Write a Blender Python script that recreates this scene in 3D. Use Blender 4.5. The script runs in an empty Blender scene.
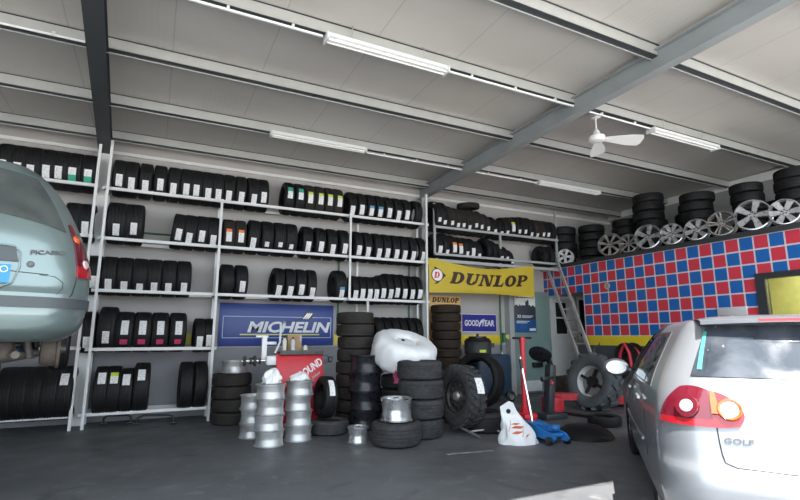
import bpy, bmesh, math, random
from mathutils import Vector, Matrix
random.seed(11)
SC = bpy.context.scene
COL = SC.collection
PI = math.pi
rad = math.radians
# ------------------------------------------------------------------ camera numbers (focal length in pixels of the 800 px frame)
FOC, PITCH, YAW, EYE = 490.0, rad(10.0), rad(26.5), 1.45
FW = Vector((math.sin(YAW)*math.cos(PITCH), math.cos(YAW)*math.cos(PITCH), math.sin(PITCH)))
RT = Vector((math.cos(YAW), -math.sin(YAW), 0))
UP = RT.cross(FW)
def on(x, y, axis, v):
    """point of the sight line through a photo point on the world plane axis = v"""
    r = FW + RT*((x-400)/FOC) + UP*((250-y)/FOC)
    c = Vector((0, 0, EYE))
    return c + r*((v-c[axis])/r[axis])
# ------------------------------------------------------------------ materials
M = {}
def mat(name, col, rough=0.6, metal=0.0, vary=0.0, vscale=6.0, bump=0.0, bscale=60.0, spec=0.5, coat=0.0, emit=None, estr=0.0, rvary=0.0):
    m = bpy.data.materials.new(name); m.use_nodes = True
    nt = m.node_tree; N = nt.nodes; L = nt.links
    b = N['Principled BSDF']
    b.inputs['Base Color'].default_value = (*col, 1)
    b.inputs['Roughness'].default_value = rough
    b.inputs['Metallic'].default_value = metal
    b.inputs['Specular IOR Level'].default_value = spec
    b.inputs['Coat Weight'].default_value = coat
    b.inputs['Coat Roughness'].default_value = 0.06
    if emit:
        b.inputs['Emission Color'].default_value = (*emit, 1); b.inputs['Emission Strength'].default_value = estr
    if vary or bump or rvary:
        tc = N.new('ShaderNodeTexCoord')
    if vary or rvary:
        n = N.new('ShaderNodeTexNoise'); n.inputs['Scale'].default_value = vscale; n.inputs['Detail'].default_value = 6
        L.new(tc.outputs['Object'], n.inputs['Vector'])
    if vary:
        r = N.new('ShaderNodeMapRange'); r.inputs['To Min'].default_value = 1-vary; r.inputs['To Max'].default_value = 1+vary
        r.inputs['From Min'].default_value = 0.3; r.inputs['From Max'].default_value = 0.7
        L.new(n.outputs['Fac'], r.inputs['Value'])
        mx = N.new('ShaderNodeVectorMath'); mx.operation = 'SCALE'; mx.inputs[0].default_value = col
        L.new(r.outputs['Result'], mx.inputs['Scale']); L.new(mx.outputs['Vector'], b.inputs['Base Color'])
    if rvary:
        r2 = N.new('ShaderNodeMapRange'); r2.inputs['To Min'].default_value = max(0.02, rough-rvary); r2.inputs['To Max'].default_value = min(1, rough+rvary)
        r2.inputs['From Min'].default_value = 0.3; r2.inputs['From Max'].default_value = 0.7
        L.new(n.outputs['Fac'], r2.inputs['Value']); L.new(r2.outputs['Result'], b.inputs['Roughness'])
    if bump:
        n2 = N.new('ShaderNodeTexNoise'); n2.inputs['Scale'].default_value = bscale; n2.inputs['Detail'].default_value = 4
        L.new(tc.outputs['Object'], n2.inputs['Vector'])
        bp = N.new('ShaderNodeBump'); bp.inputs['Strength'].default_value = bump; bp.inputs['Distance'].default_value = 0.02
        L.new(n2.outputs['Fac'], bp.inputs['Height']); L.new(bp.outputs['Normal'], b.inputs['Normal'])
    M[name] = m
    return m
def nodes_of(m): return m.node_tree.nodes, m.node_tree.links, m.node_tree.nodes['Principled BSDF']
def math_node(N, L, op, a, b=None, c=None):
    n = N.new('ShaderNodeMath'); n.operation = op
    for i, v in enumerate((a, b, c)):
        if v is None: continue
        if isinstance(v, (int, float)): n.inputs[i].default_value = v
        else: L.new(v, n.inputs[i])
    return n.outputs[0]
def mix_col(N, L, fac, a, b):
    n = N.new('ShaderNodeMix'); n.data_type = 'RGBA'
    if isinstance(fac, (int, float)): n.inputs['Factor'].default_value = fac
    else: L.new(fac, n.inputs['Factor'])
    for k, v in ((6, a), (7, b)):
        if isinstance(v, tuple): n.inputs[k].default_value = (*v, 1)
        else: L.new(v, n.inputs[k])
    return n.outputs[2]
# ------------------------------------------------------------------ mesh builder
class MB:
    def __init__(s): s.bm = bmesh.new()
    def _faces(s, vs, idx, mi):
        for f in idx:
            try:
                q = s.bm.faces.new([vs[i] for i in f]); q.material_index = mi
            except ValueError: pass
    def box(s, c, size, rot=None, mi=0):
        hx, hy, hz = size[0]/2, size[1]/2, size[2]/2
        vs = []
        for x, y, z in ((-1,-1,-1),(1,-1,-1),(1,1,-1),(-1,1,-1),(-1,-1,1),(1,-1,1),(1,1,1),(-1,1,1)):
            v = Vector((x*hx, y*hy, z*hz))
            if rot is not None: v = rot @ v
            vs.append(s.bm.verts.new(v + Vector(c)))
        s._faces(vs, ((0,3,2,1),(4,5,6,7),(0,1,5,4),(1,2,6,5),(2,3,7,6),(3,0,4,7)), mi); return s
    def mm(s, x0, x1, y0, y1, z0, z1, mi=0):
        return s.box(((x0+x1)/2, (y0+y1)/2, (z0+z1)/2), (x1-x0, y1-y0, z1-z0), None, mi)
    def rbox(s, c, size, r=0.02, rot=None, mi=0, seg=2):
        """box with rounded edges"""
        t = bmesh.new(); bmesh.ops.create_cube(t, size=1)
        for v in t.verts: v.co = Vector((v.co.x*size[0], v.co.y*size[1], v.co.z*size[2]))
        bmesh.ops.bevel(t, geom=list(t.edges), offset=r, segments=seg, profile=0.5, affect='EDGES')
        s.join(t, Matrix.Translation(Vector(c)) @ (rot.to_4x4() if rot is not None else Matrix()), mi); return s
    def join(s, t, mtx=None, mi=None, fn=None):
        mp = {}
        for v in t.verts:
            co = v.co.copy()
            if fn: co = Vector(fn(co))
            elif mtx is not None: co = mtx @ co
            mp[v] = s.bm.verts.new(co)
        for f in t.faces:
            try:
                q = s.bm.faces.new([mp[v] for v in f.verts]); q.material_index = f.material_index if mi is None else mi
            except ValueError: pass
        t.free(); return s
    def bar(s, p0, p1, w, h, mi=0, up=(0,0,1)):
        """rectangular bar from p0 to p1"""
        p0, p1 = Vector(p0), Vector(p1); d = (p1-p0); l = d.length; d.normalize()
        u = Vector(up)
        if abs(d.dot(u)) > 0.98: u = Vector((0, 1, 0))
        sd = d.cross(u).normalized(); u = sd.cross(d).normalized()
        rot = Matrix((sd, d, u)).transposed()
        return s.box((p0+p1)/2, (w, l, h), rot, mi)
    def tube(s, pts, r, n=8, mi=0, caps=True):
        pts = [Vector(p) for p in pts]; rs = r if isinstance(r, (list, tuple)) else [r]*len(pts)
        rings = []; prev = None
        for i, p in enumerate(pts):
            d = (pts[min(i+1, len(pts)-1)] - pts[max(i-1, 0)]).normalized()
            if prev is None:
                a = Vector((0, 0, 1)) if abs(d.z) < 0.9 else Vector((1, 0, 0))
                u = d.cross(a).normalized()
            else:
                u = (prev - d*prev.dot(d)).normalized()
            prev = u; w = d.cross(u)
            rings.append([s.bm.verts.new(p + (u*math.cos(2*PI*k/n) + w*math.sin(2*PI*k/n))*rs[i]) for k in range(n)])
        for a, b in zip(rings, rings[1:]):
            for k in range(n):
                f = s.bm.faces.new((a[k], a[(k+1) % n], b[(k+1) % n], b[k])); f.material_index = mi
        if caps:
            for rg in (rings[0][::-1], rings[-1]):
                f = s.bm.faces.new(rg); f.material_index = mi
        return s
    def cyl(s, p0, p1, r0, r1=None, n=16, mi=0, caps=True):
        return s.tube([p0, p1], [r0, r0 if r1 is None else r1], n, mi, caps)
    def lathe(s, prof, n=32, axis='Z', c=(0,0,0), mi=0, closed=False, mis=None, wob=None):
        """prof: (radius, height) list"""
        c = Vector(c); rings = []
        for j, (r, h) in enumerate(prof):
            ring = []
            if r < 1e-6:
                v = s.bm.verts.new(c + {'Z': Vector((0,0,h)), 'X': Vector((h,0,0)), 'Y': Vector((0,h,0))}[axis]); ring = [v]*n
            else:
                for k in range(n):
                    a = 2*PI*k/n; rr = r*(1 + (wob(a, j) if wob else 0)); x, y = rr*math.cos(a), rr*math.sin(a)
                    ring.append(s.bm.verts.new(c + {'Z': Vector((x,y,h)), 'X': Vector((h,x,y)), 'Y': Vector((y,h,x))}[axis]))
            rings.append(ring)
        m = len(rings)
        for j in range(m if closed else m-1):
            a, b = rings[j], rings[(j+1) % m]
            for k in range(n):
                vs = [a[k], a[(k+1) % n], b[(k+1) % n], b[k]]; vs = list(dict.fromkeys(vs))
                if len(vs) < 3: continue
                try:
                    f = s.bm.faces.new(vs); f.material_index = mis[j] if mis else mi
                except ValueError: pass
        return s
    def grid(s, fn, nu, nv, mi=0, closeu=False):
        g = [[s.bm.verts.new(Vector(fn(i/nu, j/nv))) for i in range(nu if closeu else nu+1)] for j in range(nv+1)]
        k = len(g[0])
        for j in range(nv):
            for i in range(nu):
                f = s.bm.faces.new((g[j][i], g[j][(i+1) % k], g[j+1][(i+1) % k], g[j+1][i])); f.material_index = mi
        return s
    def prism(s, poly, fn, d, mi=0):
        """2D polygon; fn(u, v, w) maps to 3D; extruded from w=0 to w=d"""
        a = [s.bm.verts.new(Vector(fn(u, v, 0))) for u, v in poly]
        b = [s.bm.verts.new(Vector(fn(u, v, d))) for u, v in poly]
        n = len(poly)
        for f in [a[::-1], b] + [[a[i], a[(i+1) % n], b[(i+1) % n], b[i]] for i in range(n)]:
            q = s.bm.faces.new(f); q.material_index = mi
        return s
    def solidify(s, d):
        bmesh.ops.recalc_face_normals(s.bm, faces=list(s.bm.faces))
        bmesh.ops.solidify(s.bm, geom=list(s.bm.faces), thickness=d); return s
    def mesh(s, name, mats, ang=35, recalc=True):
        bm = s.bm
        if recalc: bmesh.ops.recalc_face_normals(bm, faces=list(bm.faces))
        for f in bm.faces: f.smooth = True
        for e in bm.edges:
            if len(e.link_faces) == 2:
                e.smooth = e.link_faces[0].normal.angle(e.link_faces[1].normal, 0) < rad(ang)
        me = bpy.data.meshes.new(name); bm.to_mesh(me); bm.free()
        for k in (mats if isinstance(mats, (list, tuple)) else [mats]):
            me.materials.append(M[k] if isinstance(k, str) else k)
        return me
# ------------------------------------------------------------------ objects
def link(name, data, parent=None):
    o = bpy.data.objects.new(name, data); COL.objects.link(o)
    if parent is not None: o.parent = parent
    return o
def tag(o, label, cat, group=None):
    n = len(label.split()); assert 4 <= n <= 16, (n, label)
    o['label'] = label; o['category'] = cat
    if group: o['group'] = group
    return o
def thing(name, label, cat, loc=(0,0,0), rz=0, group=None):
    o = link(name, None); o.location = loc; o.rotation_euler = (0, 0, rz); o.empty_display_size = 0.1
    return tag(o, label, cat, group)
def part(name, mb, mats, parent, ang=35, label=None):
    o = link(name, mb if isinstance(mb, bpy.types.Mesh) else mb.mesh(name, mats, ang), parent)
    if label: o['label'] = label
    return o
def single(name, mb, mats, label, cat, loc=(0,0,0), rot=(0,0,0), group=None, ang=35):
    o = link(name, mb if isinstance(mb, bpy.types.Mesh) else mb.mesh(name, mats, ang)); o.location = loc; o.rotation_euler = rot
    return tag(o, label, cat, group)
def struct(name, mb, mats, parent=None, ang=35):
    o = link(name, mb.mesh(name, mats, ang), parent)
    if parent is None: o['kind'] = 'structure'
    return o
ORD = ['first','second','third','fourth','fifth','sixth','seventh','eighth','ninth','tenth','eleventh','twelfth','thirteenth','fourteenth','fifteenth','sixteenth','seventeenth','eighteenth','nineteenth','twentieth','twenty-first','twenty-second','twenty-third','twenty-fourth','twenty-fifth','twenty-sixth','twenty-seventh','twenty-eighth','twenty-ninth','thirtieth']
# ------------------------------------------------------------------ lettering
def text_bm(s, size=1.0, bold=0.0, depth=0.004, shear=0.0, space=1.0):
    cu = bpy.data.curves.new('lettering', 'FONT'); cu.body = s; cu.size = size; cu.offset = bold; cu.extrude = depth/2; cu.shear = shear
    cu.align_x = 'CENTER'; cu.align_y = 'CENTER'; cu.space_character = space; cu.resolution_u = 3
    o = bpy.data.objects.new('lettering', cu); COL.objects.link(o)
    dg = bpy.context.evaluated_depsgraph_get(); dg.update()
    me = bpy.data.meshes.new_from_object(o.evaluated_get(dg))
    t = bmesh.new(); t.from_mesh(me)
    bpy.data.objects.remove(o); bpy.data.curves.remove(cu); bpy.data.meshes.remove(me)
    return t
def fit(t, w, h):
    xs = [v.co.x for v in t.verts]; ys = [v.co.y for v in t.verts]
    x0, x1, y0, y1 = min(xs), max(xs), min(ys), max(ys)
    for v in t.verts: v.co.x = (v.co.x-(x0+x1)/2)*w/(x1-x0); v.co.y = (v.co.y-(y0+y1)/2)*h/(y1-y0)
    return t
def slab_text(word, shear=0.28):
    """heavy slanted slab-serif capitals; returns polygons (u, v) and the total width; cap height 1"""
    def R(x0, x1, y0, y1): return [(x0,y0),(x1,y0),(x1,y1),(x0,y1)]
    def arc(cx, cy, rx, ry, a0, a1, n=14): return [(cx+rx*math.cos(rad(a0+(a1-a0)*k/n)), cy+ry*math.sin(rad(a0+(a1-a0)*k/n))) for k in range(n+1)]
    def ringseg(cx, cy, rx, ry, ix, iy, a0, a1, n=14):
        o, i = arc(cx,cy,rx,ry,a0,a1,n), arc(cx,cy,ix,iy,a0,a1,n)
        return [[o[k], o[k+1], i[k+1], i[k]] for k in range(n)]
    G = {
     'D': (0.98, [R(.08,.38,0,1), R(0,.48,0,.14), R(0,.48,.86,1)] + ringseg(.44,.5,.5,.5,.2,.36,-90,90)),
     'U': (1.02, [R(.1,.4,.34,1), R(0,.5,.87,1), R(.74,.9,.34,1), R(.64,1.0,.87,1)] + ringseg(.5,.36,.4,.36,.12,.2,180,360)),
     'N': (1.08, [R(.1,.24,0,1), R(0,.36,0,.13), R(0,.3,.87,1), [(.1,1),(.42,1),(.94,0),(.66,0)], R(.8,.94,0,1), R(.68,1.06,.87,1)]),
     'L': (.84, [R(.1,.4,0,1), R(0,.5,.87,1), R(0,.8,0,.15), [(.62,.15),(.8,.15),(.8,.42)]]),
     'O': (1.0, ringseg(.48,.5,.48,.5,.17,.34,0,360,28)),
     'P': (.94, [R(.08,.38,0,1), R(0,.5,0,.13), R(0,.48,.87,1)] + ringseg(.46,.7,.44,.3,.16,.15,-90,90) + [R(.36,.48,.4,.53)])}
    x = 0; out = []
    for c in word:
        w, ps = G[c]
        for p in ps: out.append([(x+u+shear*v, v) for u, v in p])
        x += w + .06
    return out, x - .06 + shear
# ------------------------------------------------------------------ materials of the place
mat('rubber', (.012,.012,.013), .62, vary=.15, vscale=9, spec=.35)
mat('rubber_worn', (.032,.029,.026), .75, vary=.3, vscale=7, spec=.3)
mat('rubber_dusty', (.058,.060,.062), .8, vary=.3, vscale=8, spec=.3)
mat('tread_worn', (.046,.047,.049), .8, vary=.35, vscale=14, bump=.5, bscale=50, spec=.3)
mat('white_paint', (.78,.78,.77), .45, vary=.05, vscale=3)
mat('grey_paint', (.42,.43,.43), .5, vary=.08, vscale=3)
mat('galvanised', (.55,.56,.56), .38, .85, vary=.08, vscale=12, rvary=.08)
mat('rafter_paint', (.30,.325,.335), .5, vary=.08, vscale=2)
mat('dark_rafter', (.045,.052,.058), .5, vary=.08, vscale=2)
mat('dark_paint', (.035,.037,.04), .5, vary=.15)
mat('purlin_web', (.50,.505,.49), .4, .25, vary=.06, vscale=5)
mat('lamp_white', (.85,.86,.86), .35)
mat('tube_glass', (.9,.9,.88), .2)
mat('alloy_silver', (.54,.55,.56), .3, .8, vary=.1, vscale=8, rvary=.08)
mat('alloy_dull', (.36,.34,.32), .45, .6, vary=.25, vscale=10)
mat('alloy_white', (.82,.83,.84), .35, .1)
mat('steel_silver', (.55,.56,.56), .44, .7, vary=.14, vscale=9, rvary=.1)
mat('steel_black', (.02,.022,.028), .32, .2, vary=.3, vscale=14, rvary=.1)
mat('chrome', (.8,.8,.8), .15, 1)
mat('iron', (.10,.095,.09), .55, .6, vary=.3, vscale=20)
mat('red_paint', (.62,.02,.035), .38, vary=.1, vscale=4)
mat('red_worn', (.50,.025,.04), .5, vary=.25, vscale=8)
mat('blue_paint', (.03,.20,.55), .4, vary=.15)
mat('blue_dark', (.018,.045,.085), .45, vary=.2)
mat('black_plastic', (.012,.013,.015), .4, vary=.1)
mat('grey_plastic', (.12,.125,.13), .5, vary=.1)
mat('white_plastic', (.85,.86,.87), .38, vary=.03, vscale=14, bump=.25, bscale=22)
mat('white_box', (.7,.72,.72), .45, vary=.06)
mat('orange_print', (.85,.18,.03), .45)
mat('pink_plastic', (.7,.12,.28), .45)
mat('carton', (.42,.28,.16), .8, vary=.15)
mat('bottle_cream', (.7,.66,.55), .4)
mat('green_pipe', (.02,.16,.075), .45)
mat('wall_paint', (.38,.375,.365), .75, vary=.05, vscale=1.5)
mat('dado_paint', (.27,.275,.29), .7, vary=.1, vscale=2)
mat('dark_dado', (.075,.078,.085), .65, vary=.15, vscale=2)
mat('banner_yellow', (.60,.45,.035), .6, vary=.05, vscale=3)
mat('sign_peach', (.88,.56,.22), .55, vary=.03)
mat('banner_brown', (.045,.016,.008), .6)
mat('sign_white', (.85,.85,.85), .5)
mat('sign_red', (.75,.03,.03), .5)
mat('sign_blue', (.022,.055,.27), .38, vary=.03)
mat('good_blue', (.02,.025,.28), .35, vary=.03)
mat('sign_line', (.55,.62,.72), .5)
mat('sign_yellowline', (.72,.72,.16), .5)
mat('letter_white', (.82,.83,.84), .45)
mat('green_steel', (.20,.30,.28), .5, vary=.07, vscale=2)
mat('door_white', (.68,.68,.66), .5, vary=.05)
mat('dark_glass', (.02,.022,.024), .08, spec=.6)
mat('frame_dark', (.03,.033,.04), .45)
mat('office_wall', (.62,.64,.22), .7, vary=.08)
mat('yellow_paint', (.78,.60,.03), .55, vary=.04)
mat('pale_panel', (.58,.58,.58), .55)
mat('step_brown', (.07,.05,.04), .8, vary=.3)
mat('paper_yellow', (.8,.68,.12), .7)
mat('paper_green', (.05,.42,.27), .6)
mat('paper_lime', (.62,.75,.08), .6)
mat('paper_pink', (.62,.05,.16), .6)
mat('paper_orange', (.85,.22,.06), .6)
mat('paper_blue', (.10,.30,.55), .6)
mat('tractor_rubber', (.075,.083,.09), .85, vary=.2, vscale=6)
mat('fan_white', (.86,.86,.85), .4)
mat('outside_ground', (.50,.48,.45), .9, vary=.1, vscale=1)
mat('car_silver', (.27,.285,.31), .33, .5, coat=.8)
mat('car_green', (.17,.225,.222), .28, .45, coat=.8)
mat('car_glass', (.010,.013,.016), .05, spec=.7, rvary=.0)
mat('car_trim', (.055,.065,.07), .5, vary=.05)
mat('car_black', (.01,.01,.011), .6)
mat('lamp_red', (.36,.008,.016), .12, coat=1)
mat('lamp_dark_red', (.11,.004,.014), .12, coat=1)
mat('lamp_orange', (.62,.09,.015), .12, coat=1)
mat('lamp_clear', (.55,.42,.40), .12, coat=1)
mat('badge_grey', (.10,.105,.11), .45, .2)
mat('plate_white', (.8,.8,.8), .4)
mat('plate_blue', (.02,.22,.62), .4)
mat('teal_sticker', (.05,.26,.24), .4)
mat('hub_rust', (.10,.082,.068), .7, .3, vary=.35, vscale=14)
mat('ladder_alu', (.52,.50,.47), .5, .4, vary=.1)
mat('poster_dark', (.05,.06,.075), .4)
mat('poster_sky', (.85,.85,.82), .45, vary=.1, vscale=4)
mat('poster_blue', (.02,.10,.28), .4, vary=.3, vscale=5)

def paper_material(name, base):
    """printed tyre label: paper with rows of dark print"""
    m = mat(name, base, .55); N, L, b = nodes_of(m)
    tc = N.new('ShaderNodeTexCoord'); sp = N.new('ShaderNodeSeparateXYZ'); L.new(tc.outputs['Object'], sp.inputs[0])
    mp = N.new('ShaderNodeMapping'); mp.inputs['Scale'].default_value = (70, 1, 95); L.new(tc.outputs['Object'], mp.inputs[0])
    n = N.new('ShaderNodeTexNoise'); n.inputs['Scale'].default_value = 1; n.inputs['Detail'].default_value = 1; L.new(mp.outputs[0], n.inputs['Vector'])
    g = math_node(N, L, 'GREATER_THAN', n.outputs['Fac'], .60)
    L.new(mix_col(N, L, g, base, (.45,.46,.47)), b.inputs['Base Color'])
paper_material('paper_white', (.88,.88,.88))

# floor: dark stained concrete
m = mat('concrete', (.1,.1,.1), .55); N, L, b = nodes_of(m)
tc = N.new('ShaderNodeTexCoord')
def noise(scale, det=6, dist=0.0, vec=None):
    n = N.new('ShaderNodeTexNoise'); n.inputs['Scale'].default_value = scale; n.inputs['Detail'].default_value = det; n.inputs['Distortion'].default_value = dist
    L.new(vec or tc.outputs['Object'], n.inputs['Vector']); return n.outputs['Fac']
def ramp(f, a, bb):
    r = N.new('ShaderNodeMapRange'); r.inputs['From Min'].default_value = a; r.inputs['From Max'].default_value = bb; L.new(f, r.inputs['Value']); return r.outputs['Result']
c1 = mix_col(N, L, ramp(noise(.7), .35, .65), (.092,.097,.106), (.130,.135,.142))
c2 = mix_col(N, L, ramp(noise(5, 8, .6), .58, .75), c1, (.175,.178,.182))
c3 = mix_col(N, L, ramp(noise(1.7, 5, 1.0), .60, .72), c2, (.062,.063,.068))
L.new(c3, b.inputs['Base Color']); L.new(math_node(N, L, 'MULTIPLY_ADD', noise(2.2), .5, .3), b.inputs['Roughness'])
bp = N.new('ShaderNodeBump'); bp.inputs['Strength'].default_value = .12; bp.inputs['Distance'].default_value = .02; L.new(noise(40), bp.inputs['Height']); L.new(bp.outputs[0], b.inputs['Normal'])

# ceiling: finely ribbed pale sheet with panel seams
m = mat('roof_sheet', (.5,.5,.48), .42, .15); N, L, b = nodes_of(m)
tc = N.new('ShaderNodeTexCoord'); sp = N.new('ShaderNodeSeparateXYZ'); L.new(tc.outputs['Object'], sp.inputs[0])
seam = math_node(N, L, 'LESS_THAN', math_node(N, L, 'FRACT', math_node(N, L, 'MULTIPLY', math_node(N, L, 'ADD', sp.outputs['X'], 40.3), 1/1.15)), .012)
c1 = mix_col(N, L, ramp(noise(.8, 4), .3, .7), (.56,.54,.51), (.62,.60,.57))
L.new(mix_col(N, L, math_node(N, L, 'MULTIPLY', seam, .35), c1, (.2,.2,.19)), b.inputs['Base Color'])
wv = math_node(N, L, 'SINE', math_node(N, L, 'MULTIPLY', sp.outputs['X'], 2*PI/.075))
mp = N.new('ShaderNodeMapping'); mp.inputs['Scale'].default_value = (22, .5, 1); L.new(tc.outputs['Object'], mp.inputs[0])
hh = math_node(N, L, 'MULTIPLY_ADD', noise(1.0, 2, 0, mp.outputs[0]), 1.6, math_node(N, L, 'MULTIPLY', wv, .4))
bp = N.new('ShaderNodeBump'); bp.inputs['Strength'].default_value = .16; bp.inputs['Distance'].default_value = .006; L.new(hh, bp.inputs['Height']); L.new(bp.outputs[0], b.inputs['Normal'])

# back wall: pale above, grey dado below
m = mat('back_wall_paint', (.5,.5,.5), .75); N, L, b = nodes_of(m)
tc = N.new('ShaderNodeTexCoord'); sp = N.new('ShaderNodeSeparateXYZ'); L.new(tc.outputs['Object'], sp.inputs[0])
up = math_node(N, L, 'GREATER_THAN', sp.outputs['Z'], 1.235)
c1 = mix_col(N, L, ramp(noise(1.3, 5), .3, .7), (.43,.41,.395), (.49,.468,.45))
c2 = mix_col(N, L, ramp(noise(2, 5), .3, .7), (.25,.255,.275), (.30,.305,.325))
L.new(mix_col(N, L, up, c2, c1), b.inputs['Base Color'])

# red and blue squares with pale joints on the partition (pitch measured in world metres)
m = mat('checker_tiles', (.5,.1,.1), .3, spec=.5); N, L, b = nodes_of(m)
tc = N.new('ShaderNodeTexCoord'); sp = N.new('ShaderNodeSeparateXYZ'); L.new(tc.outputs['Object'], sp.inputs[0])
ky = math_node(N, L, 'MULTIPLY', math_node(N, L, 'ADD', sp.outputs['Y'], -4.383+.2465*20), 1/.2465)
kz = math_node(N, L, 'MULTIPLY', math_node(N, L, 'SUBTRACT', 3.222+.2515*0, sp.outputs['Z']), 1/.2515)
par = math_node(N, L, 'MODULO', math_node(N, L, 'ADD', math_node(N, L, 'FLOOR', ky), math_node(N, L, 'FLOOR', kz)), 2)
isred = math_node(N, L, 'GREATER_THAN', par, .5)
def joint(k):
    f = math_node(N, L, 'FRACT', k)
    return math_node(N, L, 'LESS_THAN', math_node(N, L, 'MINIMUM', f, math_node(N, L, 'SUBTRACT', 1, f)), .055)
j = math_node(N, L, 'MAXIMUM', joint(ky), joint(kz))
cc = mix_col(N, L, isred, (.014,.125,.42), (.62,.045,.075))
L.new(mix_col(N, L, j, cc, (.62,.58,.62)), b.inputs['Base Color'])

# worn tread with ribs for tyres lying in stacks (uv-free: bands across the axis plus blocks around it)
# dusty rear window of the silver hatchback
m = mat('dusty_glass', (.03,.035,.045), .10, spec=.8); N, L, b = nodes_of(m)
tc = N.new('ShaderNodeTexCoord')
d = ramp(noise(5, 9, .3), .40, .85); mp = N.new('ShaderNodeMapping'); mp.inputs['Scale'].default_value = (26, 26, 1.6); L.new(tc.outputs['Object'], mp.inputs[0])
st = ramp(noise(1.0, 3, .4, mp.outputs[0]), .69, .73)
f = math_node(N, L, 'MAXIMUM', math_node(N, L, 'MULTIPLY', d, .22), math_node(N, L, 'MULTIPLY', st, .4))
L.new(mix_col(N, L, f, (.022,.028,.038), (.30,.32,.36)), b.inputs['Base Color']); L.new(math_node(N, L, 'MULTIPLY_ADD', f, .7, .06), b.inputs['Roughness'])
# clear glass of the office window
m = mat('clear_glass', (.9,.95,.93), .02); N, L, b = nodes_of(m); b.inputs['Transmission Weight'].default_value = 1; b.inputs['IOR'].default_value = 1.1
mat('banner_tyre', (.040,.026,.018), .75, vary=.25, vscale=8, spec=.3)
mat('grey_dark', (.045,.05,.05), .5, vary=.15)
mat('car_trim_dark', (.03,.035,.042), .45, vary=.15)
mat('black_gloss', (.012,.0125,.014), .42, vary=.1, spec=.15)

mat('van_glass', (.065,.075,.070), .08, vary=.3, vscale=3, spec=.7)  # lighter base colour paints a grey-green reflection into the glass
mat('faded_paint', (.32,.33,.34), .8, vary=.3, vscale=12)
mat('print_orange', (.62,.11,.02), .5)
mat('mirror_grey', (.30,.32,.33), .12, 1)
# ------------------------------------------------------------------ the setting
YW = 10.2            # back wall
XT = 9.475           # tiled partition
XO = 12.2            # outer right wall
XL = -7.0            # outer left wall
YF = 1.55            # front edge of the roof
ZD = 3.30            # deck over the partition
def zp(y): return 4.95 + .015*(9.7-y)       # underside of purlins
def zr(y): return zp(y) + .15              # roof sheet
struct('floor', MB().mm(XL-.2, XO+.2, -1.0, YW+.2, -.2, 0), 'concrete')
struct('floor_forecourt', MB().mm(-40, 40, -40, -1.0, -.2, 0), 'outside_ground')
c = MB(); c.prism([(YF, zr(YF)), (YW+.2, zr(YW+.2)), (YW+.2, zr(YW+.2)+.08), (YF, zr(YF)+.08)], lambda u, v, w: (XL-.2+w, u, v), XO-XL+.4)
struct('ceiling', c, 'roof_sheet')
struct('wall_back', MB().mm(XL-.2, XO+.2, YW, YW+.2, 0, 5.3), 'back_wall_paint')
struct('wall_left', MB().mm(XL-.2, XL, YF, YW, 0, 5.3), 'wall_paint')
# outer right wall: horizontal cladding boards and a pale head strip
w = MB(); w.mm(XO, XO+.2, YF, YW, 0, 5.3)
for k in range(12): w.mm(XO-.012, XO, YF, YW, 3.33+.155*k, 3.33+.155*k+.14)
struct('wall_right', w, 'wall_paint')
struct('trim_1', MB().mm(XO-.03, XO-.012, YF, YW, 4.93, 5.12), 'lamp_white')
struct('trim_2', MB().mm(XL, XO, YW-.05, YW, 4.80, 4.86), 'white_paint')
# partition with tiles, door opening Y 8.84..10.2 below 2.53, window Y 3.2..4.91
t = MB()
t.mm(XT, XT+.12, YF, 3.2, 1.462, 3.222); t.mm(XT, XT+.12, 4.91, 8.84, 1.462, 3.222); t.mm(XT, XT+.12, 3.2, 4.91, 2.54, 3.222); t.mm(XT, XT+.12, 8.84, YW, 2.53, 3.222)
struct('wall_partition', t, 'checker_tiles')
struct('trim_3', MB().mm(XT-.006, XT+.12, YF, 8.84, 1.245, 1.462), 'yellow_paint')
struct('wall_dado', MB().mm(XT, XT+.12, YF, 8.84, 0, 1.245), 'dark_dado')
t = MB(); t.mm(XT, XT+.12, 3.2, 4.91, 1.462, 1.52); struct('trim_4', t, 'dark_dado')
# storage deck over the office
d = MB(); d.mm(XT+.12, XO, YF, YW, 3.10, ZD); struct('floor_deck', d, 'grey_plastic')
d = MB(); d.mm(XT-.05, XT+.13, YF, YW, 3.222, ZD+.015); struct('trim_5', d, 'dark_paint')
# office behind the window
o = MB(); o.mm(XT+1.6, XT+1.7, 2.2, 6.2, 0, 3.1); o.mm(XT+.12, XT+1.6, 6.1, 6.2, 0, 3.1); o.mm(XT+.12, XT+1.6, 2.2, 2.3, 0, 3.1)
struct('wall_office', o, 'office_wall')
w = MB()
for a in ((3.2, 3.35, 1.52, 2.54), (4.76, 4.91, 1.52, 2.54), (3.35, 4.76, 2.44, 2.54), (3.35, 4.76, 1.52, 1.6)): w.mm(XT-.03, XT+.1, *a)
win = struct('window_1', w, 'frame_dark')
part('pane', MB().mm(XT+.03, XT+.036, 3.35, 4.76, 1.6, 2.44), 'clear_glass', win)
# white door with dark panes seen through the opening in the partition
w = MB(); w.mm(9.60, 10.55, YW-.06, YW-.01, .42, 2.56)
dr = struct('door_1', w, 'door_white')
part('pane', MB().mm(9.80, 10.16, YW-.075, YW-.06, 1.52, 1.93), 'dark_glass', dr)
part('pane', MB().mm(9.80, 10.16, YW-.075, YW-.06, 1.97, 2.36), 'dark_glass', dr)
part('door_handle', MB().mm(10.3, 10.42, YW-.12, YW-.06, 1.38, 1.41), 'dark_paint', dr)
struct('trim_6', MB().mm(9.50, 11.3, YW-.55, YW-.01, 0, .42), 'step_brown')
w = MB(); w.mm(10.62, 11.25, YW-.06, YW-.01, 1.35, 2.56); w2 = struct('window_2', w, 'door_white')
part('pane', MB().mm(10.68, 11.2, YW-.075, YW-.06, 1.45, 2.46), 'dark_glass', w2)
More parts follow.
